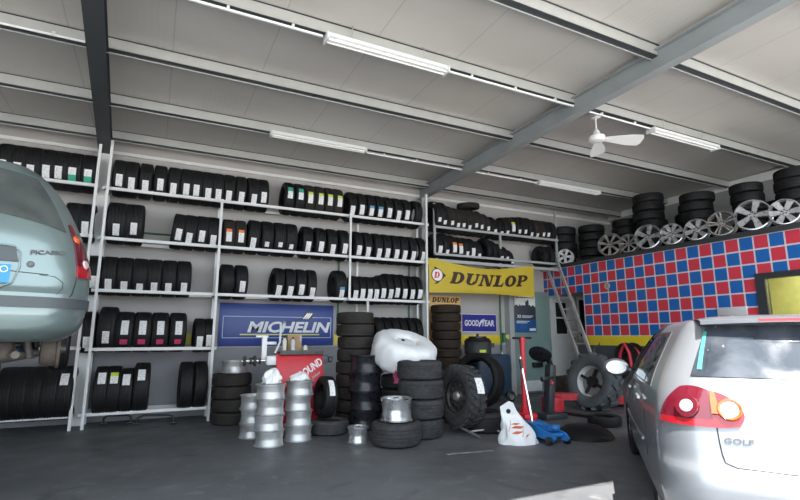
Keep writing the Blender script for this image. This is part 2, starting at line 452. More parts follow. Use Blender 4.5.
# green steel sliding door with a handle and a pale kick plate
g = MB(); g.mm(8.24, 9.47, YW-.14, YW-.06, .22, 2.62)
dg_ = struct('door_2', g, 'green_steel')
part('door_handle', MB().rbox((8.95, YW-.20, .73), (.30, .10, .13), .02), 'black_plastic', dg_)
part('kick_plate', MB().mm(8.55, 9.1, YW-.16, YW-.14, .08, .34), 'white_box', dg_)
struct('trim_7', MB().mm(8.10, 8.24, YW-.2, YW, 0, 3.1), 'grey_paint')
# steel frame
Yk = [9.72, 8.23, 6.63, 5.155, 3.73, 2.2]
for i, y in enumerate(Yk):
    z = zp(y); p = MB()
    p.mm(XL, XO-.03, y-.01, y+.01, z, zr(y)-.002, 0)                 # web
    p.mm(XL, XO-.03, y-.01, y+.075, z-.006, z+.006, 1)               # bottom flange, coloured dark for its underside shadow
    p.mm(XL, XO-.03, y+.075, y+.085, z-.022, z+.03, 0)               # return lip
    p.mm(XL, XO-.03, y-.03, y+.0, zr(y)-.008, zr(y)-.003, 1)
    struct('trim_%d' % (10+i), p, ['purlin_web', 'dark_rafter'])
def rafter(name, p0, p1, wf, h, mats):
    """I-section between two underside points"""
    r = MB(); p0, p1 = Vector(p0), Vector(p1)
    for dz, w_, hh in ((.008, wf, .016), (h-.008, wf, .016), (h/2, .012, h-.03)):
        r.bar(p0+Vector((0,0,dz)), p1+Vector((0,0,dz)), w_, hh)
    return struct(name, r, mats)
rafter('trim_20', (5.60, YW-.05, zp(YW)-.215), (5.60, YF, zp(YF)-.215), .15, .29, 'rafter_paint')
rafter('trim_21', (-1.03, YW-.02, zp(YW)-.24), (-.62, YF, zp(YF)-.24), .20, .24, 'dark_rafter')
for nm, x in (('trim_22', 5.6), ('trim_23', -1.0)):
    r = MB(); ztop = zp(YW)-.2
    for yy in (YW-.28, YW-.02): r.mm(x-.075, x+.075, yy-.008, yy+.008, 0, ztop)
    r.mm(x-.006, x+.006, YW-.27, YW-.03, 0, ztop)
    struct(nm, r, 'white_paint' if x < 0 else 'grey_paint')
# ------------------------------------------------------------------ tyres and wheels
TM = {}
def tyre_mesh(R, W, rr=None, mt='rubber', groove=.009, lugs=0):
    """tyre about the local X axis, centred; four round grooves in the tread"""
    key = (round(R,3), round(W,3), rr, mt, lugs)
    if key in TM: return TM[key]
    rr = rr or R*.60; h = W/2; b = MB()
    tr = []
    n = 4
    hw = h*.78
    tr += [(R-.042, -h*.97), (R-.018, -h*.90), (R-.006, -hw)]
    for k in range(n):
        xc = -hw + 2*hw*(k+1)/(n+1); gw = .006
        cr = .006*(1-abs(xc)/hw)
        tr += [(R+cr-.004, xc-gw-.002), (R+cr-groove-.004, xc-gw+.001), (R+cr-groove-.004, xc+gw-.001), (R+cr-.004, xc+gw+.002)]
    tr += [(R-.006, hw), (R-.018, h*.90), (R-.042, h*.97)]
    side = [(R-.065, h), (rr+(R-rr)*.45, h*1.02), (rr+.035, h*.9), (rr+.012, h*.78), (rr, h*.72), (rr+.006, h*.6)]
    inner = [(rr+.04, h*.72), (R-.045, h*.84), (R-.022, h*.5), (R-.020, 0), (R-.022, -h*.5), (R-.045, -h*.84), (rr+.04, -h*.72)]
    prof = tr + side + inner + [(r, -x) for r, x in side[::-1]]
    b.lathe(prof, 44, 'X', closed=True)
    if lugs:
        for k in range(lugs):
            a = 2*PI*k/lugs
            for sg in (-1, 1):
                aa = a + (PI/lugs if sg > 0 else 0)
                rot = Matrix.Rotation(aa, 3, 'X')
                lh = .026 if lugs > 20 else .05
                b.box(rot @ Vector((sg*h*.5, 0, R+lh/2-.01)), (h*.86, 2*PI*R/lugs*(.52 if lugs > 20 else .36), lh), rot @ Matrix.Rotation(sg*.5, 3, 'Z'))
    TM[key] = b.mesh('tyre', mt, 32)
    return TM[key]
LM = {}
def sticker_mesh(R, w, l, mats, split=None):
    """paper label bonded to the tread, wrapped round the front (-Y) side; split: share of the length that carries the second colour"""
    key = (round(R,3), w, l, tuple(mats), split)
    if key in LM: return LM[key]
    b = MB(); n = 8
    ang = l/R
    def P(u, v, r):
        a = (v-.5)*ang               # height angle on the front (-Y) side
        return Vector(((u-.5)*w, -r*math.cos(a), r*math.sin(a)))
    vv = [[b.bm.verts.new(P(u, k/n, R+.006)) for k in range(n+1)] for u in (0, 1)]
    for k in range(n):
        f = b.bm.faces.new((vv[0][k], vv[1][k], vv[1][k+1], vv[0][k+1]))
        if split and ((split > 0 and (k+.5)/n > 1-split) or (split < 0 and (k+.5)/n < -split)): f.material_index = 1
    b.solidify(.003)
    LM[key] = b.mesh('paper_label', mats)
    return LM[key]
def tyre(loc, R, W, label, group=None, rot=(0,0,0), mt='rubber', stickers=(), cat='tyre', lugs=0, rr=None):
    """stickers: (angle up from the front, w, l, mats, split, dx)"""
    o = single('tyre', tyre_mesh(R, W, rr, mt, lugs=lugs), None, label, cat, loc, rot, group)
    for a, w, l, mats, sp, dx in stickers:
        s = link('paper_label', sticker_mesh(R+(.018 if lugs else 0), w, l, mats, sp), o)
        s.location = (dx, 0, 0); s.rotation_euler = (-rad(a), 0, 0)
    return o
WH = ['paper_white']
def st(kind, rnd):
    """a label of one of the kinds seen in the racks"""
    a = rnd.uniform(-30, -18); dx = rnd.uniform(-.012, .012)
    if kind == 'w': return [(a, .10, .21, tuple(WH), None, dx)]
    if kind == 's': return [(a-2, .08, .10, tuple(WH), None, dx)]
    if kind == 'g': return [(-22, .11, .24, ('paper_white', 'paper_green'), -.45, dx)]
    if kind == 'l': return [(0, .10, .24, ('paper_white', 'paper_lime'), .28, dx)]
    if kind == 'L': return [(8, .10, .24, ('paper_white', 'paper_green'), .40, dx)]
    if kind == 'o': return [(-6, .10, .24, ('paper_white', 'paper_orange'), .3, dx)]
    if kind == 'b': return [(a, .10, .22, ('paper_white', 'paper_blue'), .3, dx)]
    if kind == 'p': return [(6, .11, .24, tuple(WH), None, dx), (-34, .11, .09, ('paper_pink',), None, dx)]
    if kind == 'h': return [(34, .11, .20, tuple(WH), None, dx)]
    if kind == 'y': return [(34, .11, .20, ('paper_white', 'paper_lime'), .35, dx)]
    return []
DESC = {'w':'white paper label','s':'small white label','g':'white and green label','l':'lime-topped white label','L':'green-topped white label','o':'orange-topped white label','b':'blue-topped white label','p':'white and pink labels','h':'white label up high','y':'lime-topped label up high','-':'no label in view'}
def row(pxs, kinds, y_px, zrail, R, W, where, group, start=0, leans=None, mts=None, yc=9.825, half=.225, lab_up=0, ordlist=None):
    """tyres standing side by side on two rails, treads to the front"""
    rnd = random.Random(len(pxs)*7+int(zrail*10)+int(pxs[0]))
    for i, x in enumerate(pxs):
        k = kinds[i] if i < len(kinds) else kinds[-1]
        r = R[i] if isinstance(R, list) else R; w = W[i] if isinstance(W, list) else W
        X = on(x, y_px, 1, yc-r*.9).x
        z = zrail + .018 + math.sqrt(r*r-half*half)
        ln = leans[i] if leans else rnd.uniform(-.015, .015)
        n = ORD[start+i]
        lab = 'black tyre with %s, %s from left on %s' % (DESC[k], n, where)
        o = tyre((X, yc, z), r, w, lab, group, (rnd.uniform(-.4, .4) if k == '-' else 0, ln, rnd.uniform(-.03, .03)), (mts[i] if mts else 'rubber'), [(q[0]+lab_up, *q[1:]) for q in st(k, rnd)])
def lying_stack(x, y, z0, n, R, W, what, group, mt='tread_worn', jit=.015, seed=1, mts=None):
    """tyres lying flat one on the other; returns the height of the top"""
    rnd = random.Random(seed)
    for k in range(n):
        pos = 'topmost' if k == n-1 else 'bottom' if k == 0 else (ORD[n-1-k]+' from top')
        if n == 1: pos = 'single'
        tyre((x+rnd.uniform(-jit, jit), y+rnd.uniform(-jit, jit), z0+W*1.02*(k+.5)), R*rnd.uniform(.985, 1.015), W, what.replace('#', pos), group, (0, PI/2, rnd.uniform(0, 6)), mts[k] if mts else mt)
    return z0 + W*1.02*n
# plain steel or alloy rims lying on their side (axis Z, local base at z=0)
RM = {}
def rim_parts(r, w, mt, disc='steel'):
    key = (r, w, mt, disc)
    if key in RM: return RM[key]
    b = MB()
    out = [(r*.96, 0), (r, .003), (r, .010), (r*.965, .013), (r*.925, .018), (r*.915, .034), (r*.90, .042), (r*.90, w*.36), (r*.872, w*.44), (r*.872, w*.56), (r*.90, w*.64), (r*.90, w-.042), (r*.915, w-.035), (r*.925, w-.018), (r*.965, w-.013), (r, w-.010), (r, w-.003), (r*.96, w)]
    inn = [(a-.012 if a > .1 else a, h) for a, h in out]
    inn = [(min(a, r*.90), h) for a, h in inn]
    b.lathe(out + inn[::-1], 40, 'Z', closed=True)
    barrel = b.mesh('barrel', mt, 40)
    d = MB(); zt = w-.035
    if disc == 'steel':
        d.lathe([(r*.90, zt-.05), (r*.72, zt-.01), (r*.60, zt), (r*.40, zt-.02), (r*.34, zt+.012), (r*.16, zt+.012), (r*.15, zt-.02)], 40, 'Z')
        d.solidify(.006)
        for k in range(10):
            a = 2*PI*k/10; rot = Matrix.Rotation(a, 3, 'Z')
            d.cyl(rot @ Vector((r*.66, 0, zt-.004)), rot @ Vector((r*.66, 0, zt+.0035)), r*.075, None, 12, 1)
        for k in range(4):
            a = 2*PI*k/4+.4; rot = Matrix.Rotation(a, 3, 'Z')
            d.cyl(rot @ Vector((r*.25, 0, zt+.004)), rot @ Vector((r*.25, 0, zt+.018)), r*.04, None, 8, 1)
    else:
        zt = w-.004
        d.cyl((0,0,zt-.05), (0,0,zt), r*.24, r*.22, 24); d.cyl((0,0,zt), (0,0,zt+.008), r*.13, r*.12, 20, 1)
        for k in range(5):
            a = 2*PI*k/5; rot = Matrix.Rotation(a, 3, 'Z')
            d.prism([(r*.15, -r*.13), (r*.92, -r*.20), (r*.92, r*.20), (r*.15, r*.13)], lambda u, v, w_, rot=rot: rot @ Vector((u, v, zt-.075+.035*(u/r)+w_)), .035)
    disc_m = d.mesh('disc', [mt, 'car_black'], 30)
    RM[key] = (barrel, disc_m); return RM[key]
def rim(loc, r, w, label, group=None, mt='steel_silver', disc='steel', rot=(0,0,0), name='steel_rim'):
    o = link(name, None); o.location = loc; o.rotation_euler = rot; tag(o, label, 'wheel rim', group)
    bm_, dm = rim_parts(r, w, mt, disc)
    link('barrel', bm_, o); link('disc', dm, o)
    return o
# alloy wheels standing on edge with the face to local -X, local origin at the contact point
AM = {}
def alloy_wheel(loc, r, style, label, mt, lean=.16, rz=0.0, spin=0.0, group='alloy wheels along the deck edge'):
    o = link('alloy_wheel', None); o.location = loc; o.rotation_euler = (0, lean, rz); tag(o, label, 'wheel', group)
    key = (r, style, mt)
    if key not in AM:
        b = MB(); w = .18
        b.lathe([(r*.93, -w/2), (r, -w/2+.006), (r, -w/2+.02), (r*.95, -w/2+.03), (r*.86, 0), (r*.95, w/2-.03), (r, w/2-.015), (r, w/2), (r*.94, w/2), (r*.84, 0), (r*.89, -w/2+.03)], 44, 'X', closed=True)
        barrel = b.mesh('barrel', mt, 35)
        ns, w0, w1, fork = {'five': (5, .12, .20, 0), 'seven': (7, .07, .12, 0), 'eight': (8, .055, .09, 0), 'star': (6, .10, .20, 0), 'double': (5, .05, .055, 1), 'holes': (8, .10, .20, 0), 'wide': (6, .13, .23, 0)}[style]
        s = MB(); xf = -w/2+.012
        def spk(off):
            c0, c1 = off*.6, off*1.6
            s.prism([(r*.16, c0-w0*r), (r*.90, c1-w1*r), (r*.92, c1+w1*r), (r*.16, c0+w0*r)] if w1 else [], lambda u, v, q: Vector((xf + .022 - .02*(u/r-.3)**2*2 + q, v, u)), .035)
        if fork: spk(-.085*r); spk(.085*r)
        else: spk(0)
        sm = s.mesh('spoke', mt, 30)
        h = MB(); h.cyl((xf+.005,0,0), (xf+.06,0,0), r*.22, r*.26, 24); h.cyl((xf-.004,0,0), (xf+.006,0,0), r*.11, r*.13, 20)
        for k in range(5):
            a = 2*PI*k/5+.3; h.cyl((xf+.001, r*.165*math.cos(a), r*.165*math.sin(a)), (xf+.006, r*.165*math.cos(a), r*.165*math.sin(a)), .012, None, 8, 1)
        hm = h.mesh('hub', [mt, 'car_black'], 30)
        bd = MB(); bd.lathe([(r*.86, .03), (.0, .03)], 32, 'X'); bd.solidify(.006); bk = bd.mesh('brake_void', 'car_black')
        AM[key] = (barrel, sm, hm, ns)
    barrel, sm, hm, ns = AM[key]
    for nm, me in (('barrel', barrel), ('hub', hm)):
        q = link(nm, me, o); q.location = (0, 0, r)
    for k in range(ns):
        q = link('spoke', sm, o); q.location = (0, 0, r); q.rotation_euler = (2*PI*k/ns+spin, 0, 0)
    return o
# ------------------------------------------------------------------ tyre racks
S5, S4, S3, S2, S1 = 3.98, 3.10, 2.21, 1.24, .215
YR0, YR1, YU = 9.6, 10.05, 9.47
def rail(b, x0, x1, y, z, mi=0):
    b.mm(x0, x1, y-.022, y+.022, z-.026, z+.026, mi)
def rack_part(root, nm, b, mt): part(nm, b, mt, root)
rk = thing('tyre_rack', 'long white steel tyre rack across the back wall', 'rack', (0,0,0))
for z, x0, x1 in ((S5, -.96, 5.50), (S4, -.96, 5.50), (S3, -.96, 5.50), (S2, -.96, 1.06), (S2, 4.0, 5.50), (S1, -.96, 1.06)):
    for y in (YR0, YR1):
        b = MB(); rail(b, x0, x1, y - (.03 if y == YR0 else 0), z); part('rail', b, 'white_paint', rk)
for x, y, z0, z1 in ((-.875, YU, 0, 4.81), (.985, YU, 0, S5+.01), (3.56, YU, S3-.02, S5+.01), (5.39, YU, 0, 4.67), (4.03, YR0+.02, 0, S3), (-.90, YR1, 0, S5), (1.0, YR1, 0, S5), (3.95, YR1, 0, S5), (5.46, YR1, 0, S5)):
    b = MB(); b.mm(x-.022, x+.022, y-.02, y+.02, z0, z1); part('upright', b, 'white_paint', rk)
for z in (S5, S4, S3):
    for x in (-.90, .985, 3.57, 5.42):
        b = MB(); b.mm(x-.015, x+.015, YU, YR1, z-.022, z+.012); part('cross_tie', b, 'white_paint', rk)
lk = thing('tyre_rack', 'white steel tyre rack behind the raised green car', 'rack', (0,0,0))
for z in (S5, S4, S3, S2, S1-.03):
    for y in (YR0, YR1):
        b = MB(); rail(b, -4.4, -1.02, y - (.03 if y == YR0 else 0), z+.02); part('rail', b, 'white_paint', lk)
for x, y in ((-1.045, YU), (-1.07, YR1), (-3.0, YU), (-3.0, YR1), (-4.35, YU), (-4.35, YR1)):
    b = MB(); b.mm(x-.022, x+.022, y-.02, y+.02, 0, 4.81 if y == YU else S5); part('upright', b, 'white_paint', lk)
for z in (S5, S4, S3, S2, S1-.03):
    for x in (-1.045, -3.0):
        b = MB(); b.mm(x-.015, x+.015, YU, YR1, z-.002, z+.032); part('cross_tie', b, 'white_paint', lk)
gk = thing('tyre_rack', 'grey two-level hanging tyre rack above the yellow banner', 'rack', (0,0,0))
ZA, ZB = 3.96, 3.32
for z in (ZA, ZB):
    for y in (YR0, YR1):
        b = MB(); rail(b, 5.66, 9.46, y - (.03 if y == YR0 else 0), z); part('rail', b, 'grey_paint', gk)
for x, y, z0, z1 in ((5.68, YR0, ZB, 4.53), (7.57, YR0, ZB, ZA), (9.43, YR0, ZB, 4.78), (5.68, YR1, ZB, 4.5), (7.57, YR1, ZB, ZA), (9.43, YR1, ZB, 4.5)):
    b = MB(); b.mm(x-.026, x+.026, y-.02, y+.02, z0, z1); part('upright', b, 'grey_paint', gk)
b = MB(); b.mm(5.46, 9.46, YR0-.02, YR0+.04, 3.14, 3.21); part('support_beam', b, 'grey_paint', gk)
for x in (5.75, 7.57, 9.40):
    b = MB(); b.bar((x, YR0, 3.2), (x, YW, 3.2), .05, .05); part('bracket', b, 'grey_paint', gk)
# long rack, rows counted from the left end
G5 = 'tyres on the top shelf of the long rack'
W5 = 'top shelf of long rack'
p5 = [118.5,131,145.7,160.4,174.3,186.7,197.3,208.5,219.4,230.6,242.3,254.3,265]
row(p5, 'w'*13, 180, S5, .335, .214, W5, G5)
row([290,300.4,310.4,320.4,330.4,339.6], 'LLllll', 200, S5, .34, .205, W5, G5, 13, [.04,.03,.02,.03,.03,.03], ['rubber','rubber']+['rubber_worn']*4)
row([353.6,362.6,371.6,380.6,389.6,398.4,407.6,419], ['w','w','b','b','w','w','w','-'], 208, S5, .33, .19, W5, G5, 19)
G4 = 'tyres on the second shelf of the long rack'; W4 = 'second shelf of long rack'
row([116.2,134.2], 'ww', 220, S4, .375, .30, W4, G4)
row([178.8,190.5,202.5,214], 'wwww', 230, S4, .335, .215, W4, G4, 2, [.10,.07,.05,.02])
row([229.5,241.2], 'oo', 235, S4, .33, .215, W4, G4, 6, None, ['rubber_worn']*2)
row([255,268,280.8,292.6], 'wsss', 236, S4, .345, .235, W4, G4, 8, [.05,.03,.02,.02])
row([308.7,321.5,333.4,345.2], 'wwww', 240, S4, .335, .22, W4, G4, 12, [.04,.03,.02,.02])
row([359,369,379,388,397,405.2,414,423], 'wwwwwwww', 245, S4, .335, .19, W4, G4, 16)
G3 = 'tyres on the third shelf of the long rack'; W3 = 'third shelf of long rack'
row([108.5,124,139.5,154.5,169.5,184], 'wwwwww', 278, S3, .34, .245, W3, G3, lab_up=-12)
row([228,242.2], '-w', 278, S3, .335, .235, W3, G3, 6)
row([279.5,291,302,313], 'wwww', 283, S3, .33, .20, W3, G3, 8, [.06,.05,.04,.03])
row([342], 'b', 285, S3, .34, .26, W3, G3, 12, [-.03])
row([356.5,363.3,370,376.6,383.5,390.4,397.6,405,412.5,420], 'wwwwwwwwww', 286, S3, [.30,.30,.30,.30,.32,.34,.34,.34,.33,.33], .15, W3, G3, 13)
G2 = 'tyres on the low shelf of the long rack'; W2 = 'low shelf under the six tyres'
row([106.5,124,142,160,178], 'wpppp', 330, S2, [.385,.35,.35,.35,.35], [.27,.275,.275,.275,.275], 'fourth shelf of long rack', 'tyres on the fourth shelf of the long rack', lab_up=6)
row([200,210], 'ww', 330, S2, .31, .18, 'fourth shelf of long rack', 'tyres on the fourth shelf of the long rack', 5)
row([381,389,397,405,413,420.6], 'wwwwww', 330, S2, .345, .16, 'low shelf behind white-wrapped tyre', 'tyres on the short shelf behind the wrapped tyre')
row([99.5,112.5,126.5,140.8], 'hyhh', 390, S1, [.40,.40,.38,.42], [.205,.205,.20,.245], 'bottom shelf of long rack', 'tyres on the bottom shelf of the long rack', yc=9.765)
row([186.5,200.5], '--', 388, S1, .42, .225, 'bottom shelf of long rack', 'tyres on the bottom shelf of the long rack', 4, yc=9.765)
# left rack
row([2,16.5,31.5,46,59.5,74,88.6], ['w','w','w','w','w','g','g'], 170, S5, .34, .235, 'top shelf behind green car', 'tyres on the top shelf of the left rack')
row([72,86.5], '-w', 215, S4, .34, .235, 'second shelf behind green car', 'tyres on the second shelf of the left rack')
row([92.0], 'w', 280, S3, .34, .24, 'third shelf behind green car', 'tyres on the third shelf of the left rack')
row([87], 'w', 325, S2, .345, .25, 'fourth shelf behind green car', 'tyres on the fourth shelf of the left rack')
row([3,18,33.5,48.5,63.5], '----h', 390, S1-.03, [.42,.42,.42,.42,.42], .235, 'bottom shelf below green car', 'tyres on the bottom shelf of the left rack', yc=9.765)
# hanging grey rack: mixed used tyres
GA = 'used tyres on the upper level of the grey rack'; WA = 'upper level of grey rack'
pA = [439,445,451,457,463,469,475,481,487,494]
row(pA, 'ssssssssss', 215, ZA, [.36,.36,.33,.32,.32,.32,.32,.32,.30,.28], .19, WA, GA, 0, [-.06,-.10,-.14,-.16,-.18,-.2,-.2,-.22,-.24,-.22], ['rubber','rubber']+['rubber_worn']*7+['rubber'])
pB = [501,507,513,519,525,531,537,542.5,548,554]
row(pB, 'sslssssss-', 222, ZA, [.26,.29,.30,.31,.32,.32,.31,.31,.31,.31], .17, WA, GA, 10, [-.05,-.05,-.08,-.08,-.1,-.1,-.08,-.08,-.05,-.03], ['rubber','rubber','rubber_worn','rubber','rubber','rubber','rubber_worn','rubber_worn','rubber','rubber'])
q = on(468, 205.5, 1, 9.72); tyre((q.x, q.y, ZA+.635), .28, .13, 'brownish black tyre lying flat on top of the used tyres on grey rack', GA, (0, PI/2-.05, 1), 'rubber_worn')
GB = 'used tyres on the lower level of the grey rack'; WB = 'lower level of grey rack'
row([440,447,454,461,467,473,479], 'wsoosws', 244, ZB, [.30,.31,.30,.29,.29,.29,.27], .18, WB, GB, 0, [-.05,-.08,-.1,-.1,-.1,-.1,-.12])
row([490,495.5,501,506,511], '--sss', 248, ZB, [.31,.29,.27,.25,.23], .15, WB, GB, 7, [-.1,-.15,-.2,-.2,-.2])
row([547,553.5], '--', 256, ZB, .29, .17, WB, GB, 12)
# tool handles pushed under the bottom shelf
for pa, pb, lb in (((103,415),(130,411), 'left one of two black tubular handles on the floor under the rack'), ((137,415),(173,409), 'right one of two black tubular handles on the floor under the rack')):
    a, c_ = on(pa[0], 425, 2, 0), on(pb[0], 424, 2, 0)
    a.z = c_.z = .02; d = c_-a
    b = MB(); b.tube([a, a+Vector((0,0,.09)), a+d*.15+Vector((0,0,.13)), a+d*.85+Vector((0,0,.13)), c_+Vector((0,0,.10)), c_], .018, 10)
    for e in (a, c_): b.cyl(e-Vector((.05,0,0)), e+Vector((.05,0,0)), .02, None, 10)
    single('bent_bar', b, 'black_plastic', lb, 'handle', group='black handles under the rack')
# signs on the wall
def board(name, x0, x1, z0, z1, mt, label, th=.02, y=YW-.012):
    o = thing(name, label, 'sign', ((x0+x1)/2, y, (z0+z1)/2))
    w, h = x1-x0, z1-z0
    part('board', MB().rbox((0,0,0), (w, th, h), .004), mt, o)
    return o, w, h
def lett(b, s, cx, cz, w, h, bold=.02, shear=0.0, y=-.013, d=.004, mi=0):
    t = fit(text_bm(s, 1, bold, d, shear), w, h)
    b.join(t, fn=lambda c: (cx+c.x, y-c.z, cz+c.y), mi=mi); return b
def bx(b, cx, cz, w, h, y=-.0125, d=.005, mi=0): b.box((cx, y, cz), (w, d, h), None, mi); return b
o, w, h = board('wall_sign', 1.143, 3.47, 1.26, 2.105, 'sign_blue', 'wide blue tyre maker sign with white slanted letters under the third shelf')
b = MB(); fx0, fx1, fz0, fz1 = -w/2+.07, w/2-.05, -.265, .165
for a in ((fx0, fx1, fz0, fz0+.012), (fx0, fx1, fz1-.012, fz1), (fx0, fx0+.012, fz0, fz1), (fx1-.012, fx1, fz0, fz1)): bx(b, (a[0]+a[1])/2, (a[2]+a[3])/2, a[1]-a[0], a[3]-a[2])
part('outline', b, 'sign_line', o)
part('lettering', lett(MB(), 'MICHELIN', .235, -.045, 1.72, .225, .035, .22), 'letter_white', o)
part('stripe', bx(MB(), .05, -.195, 1.62, .024), 'sign_yellowline', o)
o, w, h = board('wall_sign', 5.834, 6.74, .9, 2.42, 'sign_peach', 'tall yellow tyre maker board behind the dark stack of tyres')
b = MB(); ps, tw = slab_text('DUNLOP', .2)
for p in ps: b.prism([(u*.78/tw-.36, v*.12+.60) for u, v in p], lambda u, v, q: (u, -.011-q, v), .005)
part('lettering', b, 'banner_brown', o)
o, w, h = board('wall_sign', 6.76, 7.82, 1.556, 2.0, 'sign_white', 'small deep blue sign with pale letters above the yellow strip')
part('face', bx(MB(), 0, 0, w-.03, h-.03), 'good_blue', o)
part('lettering', lett(MB(), 'GOOD', -.235, 0, .42, .15, .03, .1, -.016), 'letter_white', o); part('lettering', lett(MB(), 'YEAR', .25, 0, .40, .15, .03, .1, -.016), 'letter_white', o); b = MB()
b.prism([(-.03,-.09),(0,-.09),(.05,.0),(.16,.11),(.05,.075),(-.0,.02)], lambda u, v, q: (u, -.0155-q, v), .005)
part('winged_foot', b, 'letter_white', o)
o, w, h = board('wall_strip', 6.574, 7.99, 1.265, 1.484, 'yellow_paint', 'plain yellow strip on the wall under the small blue sign')
o, w, h = board('poster', 8.30, 9.01, 1.55, 2.48, 'poster_dark', 'tall poster with a city skyline on the green steel door', .008, YW-.148)
part('sky_print', bx(MB(), 0, .33, w-.02, .27, -.006), 'poster_sky', o)
b = MB(); rnd = random.Random(3); x = -w/2+.02
while x < w/2-.05:
    bw = rnd.uniform(.03, .07); hh = rnd.uniform(.03, .08) + (.12 if abs(x-.02) < .05 else 0); bx(b, x+bw/2, .18+hh/2, bw, hh, -.0085); x += bw
part('skyline_print', b, 'poster_dark', o)
part('blue_print', bx(MB(), 0, -.30, w-.01, .32, -.006), 'poster_blue', o)
b = MB(); lett(b, 'XI', -.22, -.055, .12, .08, .02, 0, -.0075)
for k, (xa, xb, zc) in enumerate(((-.12, .26, -.04), (-.12, .2, -.075), (-.3, .12, -.18), (-.3, .05, -.22))): part('text_line', bx(MB(), (xa+xb)/2, zc, xb-xa, .018, -.0095), 'letter_white', o)
part('logo_patch', bx(MB(), .22, -.39, .2, .06, -.0095), 'letter_white', o); part('text_line', bx(MB(), 0, .435, w-.1, .02, -.0095), 'poster_dark', o)
part('lettering', b, 'letter_white', o)
o = board('wall_notice', 3.49, 3.60, 1.27, 1.50, 'paper_yellow', 'small yellow notice on the wall right of the wide blue sign', .006)
o = board('wall_notice', .56, .74, 1.30, 1.50, 'paper_yellow', 'small yellow notice on the wall behind the fourth shelf', .006)
# cloth banner slung under the grey rack
bn = thing('banner', 'yellow cloth banner with brown slab letters hung below the grey rack', 'banner', (6.98, 9.5, 2.8))
def ban(u, v, off=0.0):
    x = -1.52 + 3.04*u
    zt = .40 - .16*math.sin(PI*u)**1.3; zb = -.385 + .03*math.sin(PI*u)
    sag = .05*math.sin(PI*u)*math.sin(PI*v) + .016*math.sin(9*u+5*v)*v + .02*math.exp(-((v-.35+.25*math.sin(PI*u))/.1)**2)*math.sin(PI*u)
    return (x, -sag - off, zb + (zt-zb)*v)
b = MB(); b.grid(lambda u, v: ban(u, v), 48, 16); b.solidify(.004); part('cloth', b, 'banner_yellow', bn, 60)
b = MB(); ps, tw = slab_text('DUNLOP', .3)
def onban(x, z):
    u = (x+1.52)/3.04; zt = .40 - .16*math.sin(PI*u)**1.3; zb = -.385 + .03*math.sin(PI*u)
    return u, (z-zb)/(zt-zb)
def ban_poly(b, poly, off, mi=0):
    t = bmesh.new(); t.faces.new([t.verts.new((u, v, 0)) for u, v in poly]); bmesh.ops.triangulate(t, faces=list(t.faces))
    bmesh.ops.subdivide_edges(t, edges=list(t.edges), cuts=3, use_grid_fill=True)
    b.join(t, fn=lambda c: ban(*onban(c.x, c.y), off), mi=mi)
for p in ps: ban_poly(b, [(-1.0+u*2.36/tw, -.155+v*.28+.04*(u/tw)-.05*math.sin(PI*(u/tw))) for u, v in p], .016)
part('lettering', b, 'banner_brown', bn)
def disc(cx, cz, r, n=20): return [(cx+r*math.cos(2*PI*k/n), cz+r*math.sin(2*PI*k/n)) for k in range(n)]
b = MB(); ban_poly(b, [(-1.40,.20),(-1.33,.20),(-1.08,.02),(-1.30,-.17),(-1.40,-.19),(-1.29,-.10),(-1.25,-.02),(-1.27,.10)], .008); ban_poly(b, disc(-1.31, .02, .155), .0095)
part('arrow_emblem', b, 'banner_brown', bn)
part('emblem_disc', (lambda b: (ban_poly(b, disc(-1.31, .02, .135), .014), b)[1])(MB()), 'sign_white', bn)
b = MB()
ps, tw = slab_text('D', .2)
for p in ps: ban_poly(b, [(-1.40+u*.17/tw, -.05+v*.14) for u, v in p], .0175)
part('emblem_letter', b, 'sign_red', bn)
b = MB(); b.tube([(-1.5, 0, .39), (-1.5, .06, .42)], .008, 6); b.tube([(1.5, 0, .39), (1.5, .06, .42)], .008, 6); part('tie_cord', b, 'dark_paint', bn)
# green compressed-air line
g = thing('air_pipe', 'thin green compressed-air pipe running along the back wall', 'pipe', (0, YW-.05, 0))
part('main_run', MB().tube([(-.9,0,3.355),(8.05,0,3.355)], .016, 8), 'green_pipe', g)
for x, z0 in ((3.56, 1.55), (5.30, 1.2), (7.93, 1.05)):
    d = part('drop', MB().tube([(x,0,3.355),(x,0,z0)], .018, 8), 'green_pipe', g)
    part('valve', MB().cyl((x,0,z0-.06),(x,0,z0+.02), .03, None, 10), 'chrome', d)
# brass and green regulator by the end of the yellow strip
r = thing('air_regulator', 'small green and brass air regulator on the wall beside the yellow strip', 'regulator', (8.0, YW-.08, 1.42))
part('body', MB().cyl((0,0,-.12),(0,0,.12), .05, None, 12), 'green_pipe', r)
part('gauge', MB().cyl((.06,-.02,.02),(.06,-.07,.02), .06, None, 16), 'sign_yellowline', r)
# ------------------------------------------------------------------ things on the floor
def fl(x, y, z=0.0): return on(x, y, 2, z)
# tyre stack beside the rack, with a rim on top
p = Vector((1.29, 9.05, 0))
zt = lying_stack(p.x, p.y, 0, 4, .325, .205, 'dark worn tyre, # of the stack of four beside the white rack', 'stack of four tyres beside the white rack', 'rubber_worn', seed=2)
rim((p.x+.03, p.y, zt+.003), .235, .20, 'silver steel rim on top of the four-tyre stack beside the white rack')
